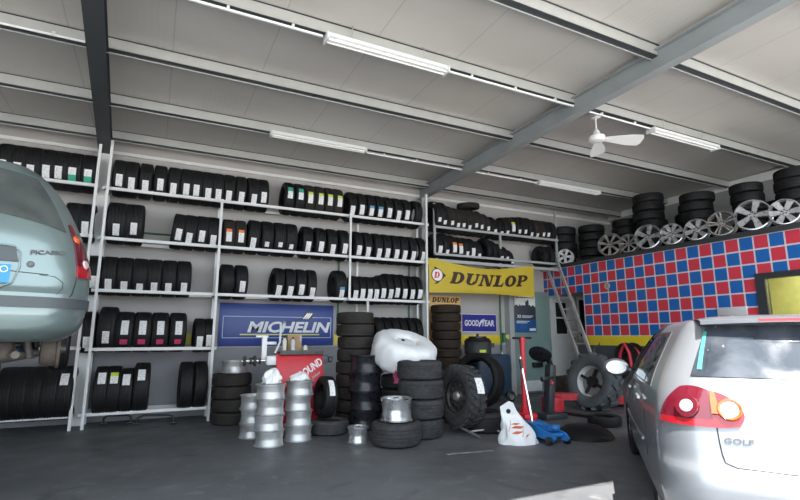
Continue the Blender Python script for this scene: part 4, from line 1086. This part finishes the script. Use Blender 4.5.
# fan
fb = on(595, 113, 1, 5.36); fm = on(595.5, 138, 1, 5.36)
f = thing('ceiling_fan', 'white ceiling fan hanging right of the grey rafter', 'fan', (fb.x, 5.36, fb.z))
b = MB(); b.rbox((0,0,-.02), (.13,.13,.16), .02); part('mounting_box', b, 'fan_white', f)
hz = fm.z-fb.z
part('down_rod', MB().cyl((0,0,-.05), (0,0,hz+.05), .014, None, 10), 'fan_white', f)
part('canopy', MB().lathe([(.016,hz+.16),(.055,hz+.10),(.06,hz+.075),(.016,hz+.07)], 24), 'fan_white', f)
b = MB(); b.lathe([(0,.065),(.06,.06),(.125,.03),(.135,-.01),(.11,-.05),(.05,-.07),(0,-.07)], 36, 'Z', (0,0,hz)); part('motor', b, 'fan_white', f)
for ang_ in (-26.5+3, 41):
    bl = MB()
    def blade(u, v): 
        x_ = .14+.62*u; w_ = .05+.075*min(1, u*1.6)
        if u > .94: w_ *= math.sqrt(max(.1, 1-((u-.94)/.07)**2))
        y_ = (v-.5)*2*w_; return (x_, y_, -y_*.30-.012*u)
    bl.grid(blade, 20, 4); bl.solidify(.006)
    bl.bar((.10,0,0), (.22,0,0), .05, .012)
    o = part('blade', bl, 'fan_white', f); o.location = (0,0,hz-.005); o.rotation_euler = (0,0,rad(ang_))

a, c_ = fl(447, 454.5), fl(493, 450.5)
b = MB(); d = (c_-a).normalized(); n_ = Vector((-d.y, d.x, 0)); rnd = random.Random(2)
K = 14; lo_ = [a.lerp(c_, k/K)-n_*rnd.uniform(.01, .022) for k in range(K+1)]; hi_ = [a.lerp(c_, k/K)+n_*rnd.uniform(.01, .022) for k in range(K+1)]
b.prism([(v.x, v.y) for v in lo_] + [(v.x, v.y) for v in hi_[::-1]], lambda u, v, w_: (u, v, .001+w_), .002)
single('floor_marking', b, 'faded_paint', 'faint worn white line on the concrete floor before the shopping bag', 'marking')
# ------------------------------------------------------------------ cars: bodies lofted from plan outlines at rising heights
class Car:
    """local frame: x to the right, y forward (rear end at y = 0), z up; tab rows: z, rear y, half width, front y, rear bow, rear corner radius"""
    def __init__(s, tab, scale): s.tab = tab; s.k = scale
    def row(s, z):
        T = s.tab
        if z <= T[0][0]: return T[0][1:]
        if z >= T[-1][0]: return T[-1][1:]
        for i in range(len(T)-1):
            if T[i][0] <= z <= T[i+1][0]: break
        p0, p1, p2, p3 = T[max(i-1,0)], T[i], T[i+1], T[min(i+2, len(T)-1)]
        f = (z-p1[0])/(p2[0]-p1[0]); out = []
        for j in range(1, len(p1)):
            h = p2[0]-p1[0]
            m1 = (p2[j]-p0[j])/max(1e-6, p2[0]-p0[0])*h; m2 = (p3[j]-p1[j])/max(1e-6, p3[0]-p1[0])*h
            d = p2[j]-p1[j]
            if d*m1 <= 0: m1 = 0
            if d*m2 <= 0: m2 = 0
            m1 = max(-abs(3*d), min(abs(3*d), m1)); m2 = max(-abs(3*d), min(abs(3*d), m2))
            out.append((2*f**3-3*f*f+1)*p1[j] + (f**3-2*f*f+f)*m1 + (3*f*f-2*f**3)*p2[j] + (f**3-f*f)*m2)
        return out
    def S(s, t, z, off=0.0, side=1):
        """point of the skin; t: 0..1 rear face from the middle, 1..2 rear corner, 2..3 flank, 3..4 front corner, 4..5 front face"""
        if off:
            e = .004
            p = Vector(s.S(t, z, 0, side)); a = Vector(s.S(min(5,t+e), z, 0, side))-Vector(s.S(max(0,t-e), z, 0, side)); b = Vector(s.S(t, z+e, 0, side))-Vector(s.S(t, z-e, 0, side))
            n = a.cross(b)*side
            if n.length > 1e-9: n.normalize()
            return p + n*off
        yr, w, yf, bow, rc = s.row(z)
        def end(t, y0, sg, bw, r):
            if t <= 1: x = t*(w-r); return x, y0 + sg*bw*(x/w)**2
            xa = w-r; ya = bw*(xa/w)**2; a = (t-1)*PI/2
            sl = 2*bw*xa/w/w*r
            return xa + r*math.sin(a), y0 + sg*(ya + sl*math.sin(a)*.6 + r*(1-math.cos(a)))
        if t <= 2: x, y = end(t, yr, 1, bow, rc)
        elif t >= 3: x, y = end(5-t, yf, -1, bow*1.6, rc*1.2)
        else:
            x, y0 = end(2, yr, 1, bow, rc); _, y1 = end(2, yf, -1, bow*1.6, rc*1.2); f = t-2
            y = y0 + (y1-y0)*f; x = w*(1 + .012*math.sin(PI*f)) - .04*f**6
        return Vector((side*x, y, z))
    def t_of_y(s, y, z):
        a = s.S(2, z).y; b = s.S(3, z).y
        return 2 + (y-a)/(b-a)
    def body(s, insets, nz=46):
        b = MB(); z0, z1 = s.tab[0][0], s.tab[-1][0]
        ts = [i/7 for i in range(7)] + [1+i/8 for i in range(8)] + [2+i/44 for i in range(44)] + [3+i/6 for i in range(6)] + [4+i/5 for i in range(6)]
        zs = sorted(set([z0+(z1-z0)*i/nz for i in range(nz+1)] + [r[0] for r in s.tab]))
        rings = []
        def ring(fn):
            rt_ = [b.bm.verts.new(fn(t, 1)) for t in ts]; lf = [b.bm.verts.new(fn(t, -1)) for t in ts[1:-1]]
            return rt_ + lf[::-1]
        for z in zs: rings.append(ring(lambda t, sd, z=z: s.S(t, z, 0, sd)))
        for zi, kx, ya, yb in insets:
            def fn(t, sd, zi=zi, kx=kx, ya=ya, yb=yb):
                p = s.S(t, z1, 0, sd); yr = s.row(z1)[0]; yf = s.row(z1)[2]
                f = (p.y-yr)/(yf-yr); return Vector((p.x*kx, ya+(yb-ya)*f, zi))
            rings.append(ring(fn))
        n = len(rings[0])
        for a, c_ in zip(rings, rings[1:]):
            for k in range(n): b.bm.faces.new((a[k], a[(k+1) % n], c_[(k+1) % n], c_[k]))
        b.bm.faces.new(rings[0][::-1]); b.bm.faces.new(rings[-1])
        return b
    def patch(s, tl, tr, zb, zt, off=.004, nu=16, nv=12, side=-1, b=None, mi=0, th=.004):
        """panel on the skin: t from tl(v) to tr(v), z from zb(u) to zt(u)"""
        F = lambda f: f if callable(f) else (lambda q, f=f: f)
        tl, tr, zb, zt = F(tl), F(tr), F(zb), F(zt); own = b is None; b = b or MB()
        b.grid(lambda u, v: s.S(tl(v)+(tr(v)-tl(v))*u, zb(u)+(zt(u)-zb(u))*v, off, side), nu, nv, mi)
        return b
    def strip(s, pts, r, off=.002, side=-1, b=None, mi=0):
        b = b or MB(); b.tube([s.S(t, z, off, side) for t, z in pts], r, 6, mi); return b
def cut_arches(o, cuts, mt='car_black'):
    """wheel housings cut out of the body"""
    M_ = MB()
    for x, y, z, r, w in cuts: M_.cyl((x-w/2, y, z), (x+w/2, y, z), r, None, 40)
    cutter = link('cutter', M_.mesh('cutter', mt)); cutter.matrix_world = o.matrix_world
    md = o.modifiers.new('arch', 'BOOLEAN'); md.operation = 'DIFFERENCE'; md.object = cutter; md.solver = 'EXACT'; md.material_mode = 'TRANSFER'
    bpy.context.view_layer.update()
    dg = bpy.context.evaluated_depsgraph_get(); me = bpy.data.meshes.new_from_object(o.evaluated_get(dg))
    o.modifiers.clear(); old = o.data; o.data = me; bpy.data.meshes.remove(old); cm = cutter.data; bpy.data.objects.remove(cutter); bpy.data.meshes.remove(cm)
def root_scale(o, k): o.scale = (k, k, k)
# ---- silver hatchback
GT = [(.17,.20,.76,3.98,.10,.22),(.24,.09,.84,4.12,.11,.24),(.40,.015,.872,4.18,.12,.25),(.52,.0,.878,4.19,.12,.25),(.60,.012,.88,4.18,.12,.25),(.645,.045,.88,4.15,.12,.25),(.72,.06,.879,4.10,.12,.25),(.80,.075,.876,3.92,.12,.25),(.90,.10,.866,3.35,.12,.25),(.98,.135,.85,3.02,.12,.25),(1.08,.20,.81,2.84,.12,.24),(1.22,.32,.735,2.58,.11,.22),(1.34,.42,.665,2.35,.10,.2),(1.40,.47,.625,2.2,.09,.18),(1.43,.50,.59,2.12,.08,.16)]
GK = 1.09
golf = Car(GT, GK)
gh = rad(47.3)
GLOC = Vector((3.42, 1.33, 0)); GROT = -gh
MT_ = [(.35,.16,.72,4.05,.12,.28),(.42,.04,.82,4.18,.13,.30),(.52,.0,.855,4.25,.14,.30),(.66,.0,.865,4.27,.14,.30),(.70,.03,.868,4.27,.14,.30),(.85,.055,.858,4.2,.14,.30),(1.0,.085,.825,3.9,.14,.29),(1.10,.12,.79,3.6,.14,.28),(1.25,.20,.725,3.35,.14,.26),(1.40,.30,.645,3.1,.13,.24),(1.52,.40,.56,2.9,.12,.21),(1.60,.49,.48,2.65,.10,.18),(1.64,.56,.42,2.5,.08,.15)]
van = Car(MT_, 1.09)
VLOC = Vector((-1.35, 4.03, 1.03)); VROT = rad(8)
#@@BUILD
def frame_at(car, t, z, side):
    """skin point with right / up / outward directions seen from outside"""
    e = .01; p = car.S(t, z, 0, side)
    a = (car.S(t+e, z, 0, side)-car.S(t-e, z, 0, side)).normalized(); u = (car.S(t, z+e, 0, side)-car.S(t, z-e, 0, side)).normalized()
    n = a.cross(u)*side; n.normalize()
    r = u.cross(n).normalized()            # horizontal direction, right as seen from outside
    return p, r, u, n
def on_skin(car, t, z, side, off, bm_, b, mi=0):
    p, r, u, n = frame_at(car, t, z, side)
    b.join(bm_, fn=lambda c: p + r*c.x + u*c.y + n*(off+c.z), mi=mi); return b
def round_lens(car, t, z, side, r, prof, b=None, mi=0):
    p, rr_, u, n = frame_at(car, t, z, side); t_ = MB(); t_.lathe(prof, 28, 'Z'); b = b or MB()
    return b.join(t_.bm, fn=lambda c: p + rr_*c.x + u*c.y + n*c.z, mi=mi)
def car_wheel(car_root, x, y, z, R, W, label=None):
    sgn = 1 if x > 0 else -1
    w = part('wheel', tyre_mesh(R, W, R*.66), None, car_root); w.location = (x, y, z)
    b = MB(); r = R*.67
    b.lathe([(r*.93, -.07), (r, -.08), (r, -.065), (r*.88, 0), (r*.95, .07), (r*.9, .07), (r*.82, 0)], 40, 'X', closed=True)
    b.lathe([(r*.85, .0), (0, .0)], 30, 'X')
    for k in range(7):
        q = Matrix.Rotation(2*PI*k/7, 3, 'X'); b.prism([(r*.15,-r*.1),(r*.93,-r*.14),(r*.93,r*.14),(r*.15,r*.1)], lambda u, v, d, q=q: q @ Vector((-.065+.02*(1-u/r)+d, v, u)), .03)
    b.cyl((-.07,0,0),(-.03,0,0), r*.2, r*.25, 20)
    q = part('rim', b, 'alloy_silver', w); q.rotation_euler = (0, 0, 0 if sgn < 0 else PI)
    return w
# ------------------------------------------------------------------ silver hatchback
gf = thing('car', 'silver hatchback seen from its rear left corner at the right edge', 'car', GLOC, GROT); root_scale(gf, GK)
body = part('body', golf.body([(1.447,.90,.56,2.05),(1.462,.74,.66,1.95),(1.474,.52,.82,1.8),(1.480,.25,1.0,1.6)]), 'car_silver', gf, 30)
cut_arches(body, [(sx*.80, yy, .315, .355, .46) for sx in (-1, 1) for yy in (.80, 3.38)])
for x, y in ((-.765,.80),(.765,.80),(-.765,3.38),(.765,3.38)): car_wheel(gf, x, y, .315, .315, .20)
def both(fn, nm, mt, ang=40, label=None):
    for sd in (-1, 1): part(nm, fn(sd), mt, gf, ang, label)
# rear glass across the whole tailgate
def rear_glass(t1, z0, z1, off, bow=.0):
    b = MB()
    for sd in (-1, 1): golf.patch(0, lambda v: t1-.03*v, z0, lambda u: z1 - bow*u*u, off, 18, 10, sd, b)
    bmesh.ops.remove_doubles(b.bm, verts=list(b.bm.verts), dist=.002); b.solidify(.004); return b
part('rear_window', rear_glass(1.31, 1.095, 1.395, .006), 'dusty_glass', gf, 50)
b = MB(); golf.patch(lambda v: 1.17+.06*v, lambda v: 1.235+.05*v, lambda u: 1.13, lambda u: 1.355, .011, 4, 10, -1, b); b.solidify(.002); part('window_sticker', b, 'teal_sticker', gf)
# tail lamps
def lamp_outer(sd):
    b = MB(); golf.patch(lambda v: .985+.075*v, lambda v: 1.72-.10*v-.20*v*v, lambda u: .868-.004*u, lambda u: 1.022+.018*math.sin(PI*u*.8), .012, 16, 10, sd, b); b.solidify(.014); return b
def lamp_low(sd):
    b = MB(); golf.patch(lambda v: .97+.015*v, lambda v: 1.735-.015*v, .832, .868, .0125, 16, 3, sd, b); b.solidify(.014); return b
def lamp_inner(sd):
    b = MB(); golf.patch(lambda v: .978+.078*v, lambda v: .80-.065*math.sin(PI*min(1, v*1.05))+.05*v, lambda u: .832+.012*u*u, lambda u: 1.020-.040*u*u, .012, 16, 10, sd, b); b.solidify(.014); return b
for sd in (-1, 1):
    tl_ = part('tail_lamp', lamp_outer(sd), 'lamp_dark_red', gf, 40)
    part('brake_strip', lamp_low(sd), 'lamp_red', tl_, 40)
    part('inner_lamp', lamp_inner(sd), 'lamp_red', tl_, 40)
    b = MB(); golf.patch(lambda v: 1.0+.035*v, lambda v: .93+.055*v, .90, 1.010, .0275, 4, 6, sd, b); b.solidify(.002); part('indicator_lens', b, 'lamp_orange', tl_)
    part('reflector_ring', round_lens(golf, .865, .925, sd, .06, [(.045,.030),(.056,.034),(.06,.028),(.045,.024)], MB()), 'lamp_orange', tl_)
    part('round_lens', round_lens(golf, .865, .925, sd, .05, [(0,.034),(.025,.033),(.045,.026)], MB()), 'lamp_clear', tl_)
    part('round_lens', round_lens(golf, 1.29, .93, sd, .05, [(0,.036),(.02,.035),(.036,.028)], MB()), 'lamp_clear', tl_)
    part('reflector_ring', round_lens(golf, 1.29, .93, sd, .05, [(.036,.024),(.06,.024),(.064,.016),(.036,.018)], MB()), 'lamp_dark_red', tl_)
# tailgate seam, bumper seam
for sd in (-1, 1):
    b = MB(); golf.strip([(.965,.832),(.955,.76),(.945,.70),(.93,.66),(.85,.64),(.5,.635),(0,.635)], .0035, .001, sd, b); part('tailgate_gap', b, 'car_black', gf)
    b = MB(); golf.strip([(1.7,.83),(1.9,.78),(2.04,.70),(2.07,.64)], .003, .0005, sd, b); part('bumper_gap', b, 'car_trim', gf)
# lettering at the left of the tailgate
b = MB(); on_skin(golf, .815, .772, -1, .004, fit(text_bm('GOLF', 1, .015, .006, .1), .135, .028), b); part('lettering', b, 'badge_grey', gf)
# roof spoiler with high brake lamp
b = MB()
def spo(u, v):
    x = -.57+1.14*u; yb = .36+.10*(x/.57)**2
    return [(x, yb, 1.415-.012*(x/.57)**2), (x, yb-.005, 1.437-.012*(x/.57)**2), (x, yb+.06, 1.452-.015*(x/.57)**2), (x, yb+.26, 1.458-.02*(x/.57)**2), (x, yb+.2, 1.41), (x, yb, 1.415-.012*(x/.57)**2)][int(round(v*5))]
b.grid(spo, 24, 5); part('spoiler', b, 'car_silver', gf, 50)
b = MB(); b.grid(lambda u, v: (-.28+.56*u, .352+.10*((-.28+.56*u)/.57)**2, 1.419+.016*v), 14, 2); b.solidify(.006); part('high_brake_lamp', b, 'lamp_red', gf)
# side glass, pillars, mirrors, handles
for sd in (-1, 1):
    Y = golf.t_of_y
    def sg(y0b, y0t, y1b, y1t, off=.004, z0=1.0, z1=1.345, n=10):
        b = MB(); golf.patch(lambda v: Y(y0b+(y0t-y0b)*v, z0+(z1-z0)*v), lambda v: Y(y1b+(y1t-y1b)*v, z0+(z1-z0)*v), z0, z1, off, n, n, sd, b); b.solidify(.003); return b
    part('window_surround', sg(.78, 1.0, 2.92, 2.12, .003, .99, 1.36, 14), 'car_black', gf, 50)
    part('side_window', sg(1.12, 1.22, 1.86, 1.80, .008), 'car_glass', gf, 50)
    part('side_window', sg(1.95, 1.88, 2.78, 2.10, .008), 'car_glass', gf, 50)
    part('quarter_window', sg(.86, 1.05, 1.06, 1.16, .008), 'car_glass', gf, 50)
    for yy in (1.02, 1.95):
        b = MB(); golf.strip([(Y(yy, .95), .955), (Y(yy, .8), .78), (Y(yy-.0, .5), .5), (Y(yy+(.12 if yy < 1.5 else 0), .3), .27)], .003, .0005, sd, b); part('door_gap', b, 'car_black', gf)
    for yy in (1.22, 2.12):
        b = MB(); golf.strip([(Y(yy, .86), .865), (Y(yy+.04, .86), .865), (Y(yy+.16, .86), .865), (Y(yy+.20, .86), .865)], .013, .022, sd, b); part('door_handle', b, 'car_silver', gf)
    b = MB(); golf.strip([(Y(1.25,.55), .56), (Y(2.9,.55), .56)], .012, .002, sd, b); part('rubbing_strip', b, 'car_silver', gf)
    mr = MB(); mr.lathe([(0,-.085),(.07,-.08),(.10,-.055),(.108,-.02),(.105,.0),(.09,.03),(.05,.07),(0,.085)], 28, 'Y')
    t_ = MB(); t_.join(mr.bm, fn=lambda c, sd=sd: Vector((sd*.985+c.x*1.15, 2.66+c.y*.9, 1.015+c.z*.82)))
    t_.bar((sd*.82, 2.70, .985), (sd*.93, 2.68, .995), .06, .03)
    mm_ = part('door_mirror', t_, 'car_silver', gf, 60)
    b = MB(); b.lathe([(0,-.002),(.085,-.002),(.085,.004),(0,.004)], 28, 'Y'); t_ = MB(); t_.join(b.bm, fn=lambda c, sd=sd: Vector((sd*.985+c.x*1.15, 2.66-.082+c.y, 1.015+c.z*.80))); part('mirror_glass', t_, 'mirror_grey', mm_)
# ------------------------------------------------------------------ green van-like car raised on a lift
vn = thing('car', 'silver green family car raised on a lift at the left edge', 'car', VLOC, VROT); root_scale(vn, 1.09)
body = part('body', van.body([(1.652,.85,.62,2.4),(1.66,.6,.8,2.2),(1.664,.3,1.0,2.0)]), 'car_green', vn, 30)
cut_arches(body, [(sx*.80, yy, .36, .36, .46) for sx in (-1, 1) for yy in (.80, 3.45)])
for x in (-.74, .74): car_wheel(vn, x, 3.45, .30, .31, .20)
def vpair(f, nm, mt, ang=50, par=None):
    b = MB()
    for sd in (-1, 1): f(sd, b)
    bmesh.ops.remove_doubles(b.bm, verts=list(b.bm.verts), dist=.002); b.solidify(.004)
    return part(nm, b, mt, par or vn, ang)
vg0 = lambda u: 1.205 - .105*u**1.7
vpair(lambda sd, b: van.patch(0, lambda v: 1.43-.05*v, vg0, lambda u: 1.56-.05*u*u, .006, 20, 12, sd, b), 'rear_window', 'van_glass')
vpair(lambda sd, b: van.patch(0, .34, lambda u: 1.575-.0*u, lambda u: 1.602, .010, 6, 3, sd, b), 'high_brake_lamp', 'lamp_dark_red')
vpair(lambda sd, b: van.patch(0, lambda v: 2.25-.1*v, .565, .635, .012, 40, 3, sd, b), 'bumper_strip', 'car_trim')
for sd in (-1, 1):
    def tri(z0, z1, mi, off=.012, f0=lambda z: 1.42 + .0*z, f1=lambda z: 0, b=None):
        ti = lambda v: (lambda z: 1.50+.03*max(0, (z-.9)/.27))(z0+(z1-z0)*v)
        to = lambda v: (lambda z: 1.86-.30*max(0, (z-.86)/.31)**1.0)(z0+(z1-z0)*v)
        b = MB(); van.patch(ti, to, z0, z1, off, 8, 10, sd, b); b.solidify(.010); return b
    tl_ = part('tail_lamp', tri(.86, 1.165, 0), 'lamp_dark_red', vn, 50)
    part('reflector', tri(.785, .865, 0, .0125), 'lamp_red', tl_, 50)
    part('round_lens', round_lens(van, 1.57, 1.055, sd, .03, [(0,.024),(.022,.022),(.032,.014)], MB()), 'lamp_orange', tl_)
    part('clear_lens', round_lens(van, 1.66, .885, sd, .03, [(0,.026),(.026,.024),(.034,.014)], MB()), 'lamp_clear', tl_)
    b = MB(); van.strip([(1.50,.785),(1.48,.73),(1.45,.66),(1.42,.645)], .003, .001, sd, b); van.strip([(0,.80),(.6,.80),(.84,.79),(1.1,.785),(1.50,.785)], .003, .0, sd, b); part('tailgate_gap', b, 'car_black', vn)
    b = MB(); van.strip([(1.02,.78),(1.2,.775),(1.30,.74),(1.30,.70),(1.24,.655)], .0025, .001, sd, b)
    part('panel_gap', b, 'car_trim', vn)
    # side glass
    Y = van.t_of_y
    for y0b, y0t, y1b, y1t in ((.75,.85,1.25,1.22),(1.32,1.29,2.15,2.05),(2.25,2.12,3.2,2.7)):
        z0, z1 = 1.08, 1.5
        b = MB(); van.patch(lambda v: Y(y0b+(y0t-y0b)*v, z0+(z1-z0)*v), lambda v: Y(y1b+(y1t-y1b)*v, z0+(z1-z0)*v), z0, z1, .006, 10, 8, sd, b); b.solidify(.003); part('side_window', b, 'car_glass', vn, 50)
# number-plate recess: rim ridge, dark band painting the shade at its top, plate with blue end band
vpair(lambda sd, b: van.patch(0, lambda v: .815-.02*v, .855, .948, .010, 16, 4, sd, b), 'recess_shade', 'car_trim')
b = MB()
pts = [(-.80+1.6*k/16, .955+.0*k) for k in range(17)]
def ts(q): return (abs(q), 1 if q >= 0 else -1)
ring = [(-.62,.665),(-.78,.72),(-.83,.82),(-.835,.92),(-.78,.955)] + [(-.6+1.2*k/10,.962) for k in range(11)] + [(.78,.955),(.835,.92),(.83,.82),(.78,.72),(.62,.665)] + [(.5-1.0*k/10,.655) for k in range(11)]
b.tube([van.S(abs(t), z, .004, 1 if t >= 0 else -1) for t, z in ring + ring[:1]], .006, 8); part('recess_rim', b, 'car_green', vn, 60)
def plate(x0, x1, z0, z1, off, mt, nm, par):
    b = MB(); 
    def f(u, v):
        x = x0+(x1-x0)*u; z = z0+(z1-z0)*v; yr, w, yf, bow, rc = van.row(z)
        return (x, yr + bow*(x/w)**2 - off, z)
    b.grid(f, 10, 3); b.solidify(.003); return part(nm, b, mt, par)
pl = plate(-.10, .425, .715, .835, .010, 'plate_white', 'number_plate', vn)
plate(.360, .425, .716, .834, .0135, 'plate_blue', 'blue_band', pl)
b = MB(); q_ = MB(); q_.lathe([(.016,0),(.021,0),(.021,.002),(.016,.002)], 20, 'Z', closed=True)
p_ = van.S(.70, .80, 0, 1); b.join(q_.bm, fn=lambda c: Vector((.392+c.x, p_.y-.017-c.z, .80+c.y))); part('year_ring', b, 'sign_yellowline', pl)
part('lock', round_lens(van, .93, .845, 1, .02, [(0,.008),(.014,.010),(.020,.006),(.022,0)], MB()), 'badge_grey', vn)
b = MB(); on_skin(van, 1.13, .935, 1, .004, fit(text_bm('PICASSO', 1, .015, .006), .20, .028), b); part('lettering', b, 'badge_grey', vn)
# underside: axle, brake drums, springs, silencer
ax = part('rear_axle', MB().tube([(-.62,.80,.27),(-.4,.74,.22),(.35,.74,.22),(.60,.80,.27)], .035, 12), 'iron', vn)
for sx in (-1, 1):
    b = MB(); b.lathe([(0,-.05),(.10,-.05),(.115,-.04),(.125,.0),(.125,.05),(.14,.055),(.14,.075),(.05,.08),(0,.08)], 32, 'X', (sx*.66, .80, .29)); dr_ = part('brake_drum', b, 'hub_rust', vn)
    b = MB(); b.cyl((sx*.71,.80,.29),(sx*.77,.80,.29), .035, .03, 16); part('hub', b, 'iron', dr_)
    b = MB(); b.bar((sx*.55,.80,.25),(sx*.50,1.4,.36), .07, .06); part('trailing_arm', b, 'iron', vn)
    pts = [(sx*.48+.05*math.cos(k*.7), .86+.05*math.sin(k*.7), .25+.004*k) for k in range(46)]
    part('spring', MB().tube(pts, .009, 6), 'iron', vn)
    b = MB(); b.cyl((sx*.55,.70,.24),(sx*.50,.62,.50), .028, None, 12); part('damper', b, 'iron', vn)
b = MB(); b.rbox((.25,.55,.29), (.45,.24,.14), .05, None, 0, 3); part('silencer', b, 'hub_rust', vn)
part('exhaust_pipe', MB().tube([(.40,.55,.27),(.52,.35,.26),(.50,.16,.27)], .024, 10), 'hub_rust', vn)
b = MB(); b.mm(-.6,.6,.22,3.9,.36,.44); part('floor_pan', b, 'car_black', vn)
b = MB(); b.rbox((.34,.62,.17), (.13,.10,.07), .02); part('tow_bracket', b, 'hub_rust', vn)
# single-column lift at the far side of the raised car (its column stands outside the photo)
lf = thing('car_lift', 'steel car lift with arms holding the raised green car', 'lift', VLOC*1.0, VROT); lf.location.z = 0
zs_ = 1.03 + .35*1.09 - .002
b = MB(); b.rbox((-1.75, 2.3, 1.35), (.40,.34,2.7), .02); part('column', b, 'blue_paint', lf)
b = MB(); b.mm(-2.3,-1.2,1.7,2.9,0,.05); part('base_plate', b, 'iron', lf)
b = MB(); b.rbox((-1.50, 2.3, zs_-.14), (.16,.36,.5), .02); part('carriage', b, 'iron', lf)
for y0, x1, y1 in ((2.2,.55,1.75),(2.4,.55,3.0),(2.2,-.6,1.6),(2.4,-.6,3.05)):
    b = MB(); b.bar((-1.45,y0,zs_-.11),(x1,y1,zs_-.11), .10, .08); ar = part('arm', b, 'blue_paint', lf)
    part('pad', MB().cyl((x1,y1,zs_-.09),(x1,y1,zs_), .06, None, 16), 'black_plastic', ar)
# ------------------------------------------------------------------ light: open front, sky and sun outside
w = bpy.data.worlds.new('sky'); SC.world = w; w.use_nodes = True
N, L = w.node_tree.nodes, w.node_tree.links
bg = N['Background']; bg.inputs['Color'].default_value = (.80, .90, 1.0, 1); bg.inputs['Strength'].default_value = 1.5
su = bpy.data.lights.new('sun', 'SUN'); su.energy = 7.5; su.angle = rad(.6); su.color = (1, .96, .9)
so = link('sun', su); so.rotation_euler = Vector((.10, .42, -.98)).to_track_quat('-Z', 'Y').to_euler(); so.location = (-1, -8, 12)
# lamp in the office behind the tiled wall
al = bpy.data.lights.new('office_lamp', 'AREA'); al.energy = 25; al.size = .6; al.color = (1, .95, .8)
ao = link('office_lamp', al); ao.location = (XT+.85, 4.2, 3.0)
cam = bpy.data.cameras.new('camera'); cam.sensor_width = 36; cam.sensor_fit = 'HORIZONTAL'; cam.lens = FOC/800*36; cam.clip_start = .02; cam.clip_end = 200
co = link('camera', cam); co.location = (0, 0, EYE)
co.matrix_world = Matrix.Translation((0, 0, EYE)) @ Matrix((RT, UP, -FW)).transposed().to_4x4()
SC.camera = co
SC.view_settings.view_transform = 'Standard'; SC.view_settings.look = 'None'; SC.view_settings.gamma = 1; SC.view_settings.use_curve_mapping = False
SC.view_settings.exposure = 1.3
cy = SC.cycles
cy.max_bounces = 10; cy.diffuse_bounces = 6; cy.glossy_bounces = 4; cy.transmission_bounces = 6; cy.caustics_reflective = False; cy.caustics_refractive = False
cy.sample_clamp_indirect = 6
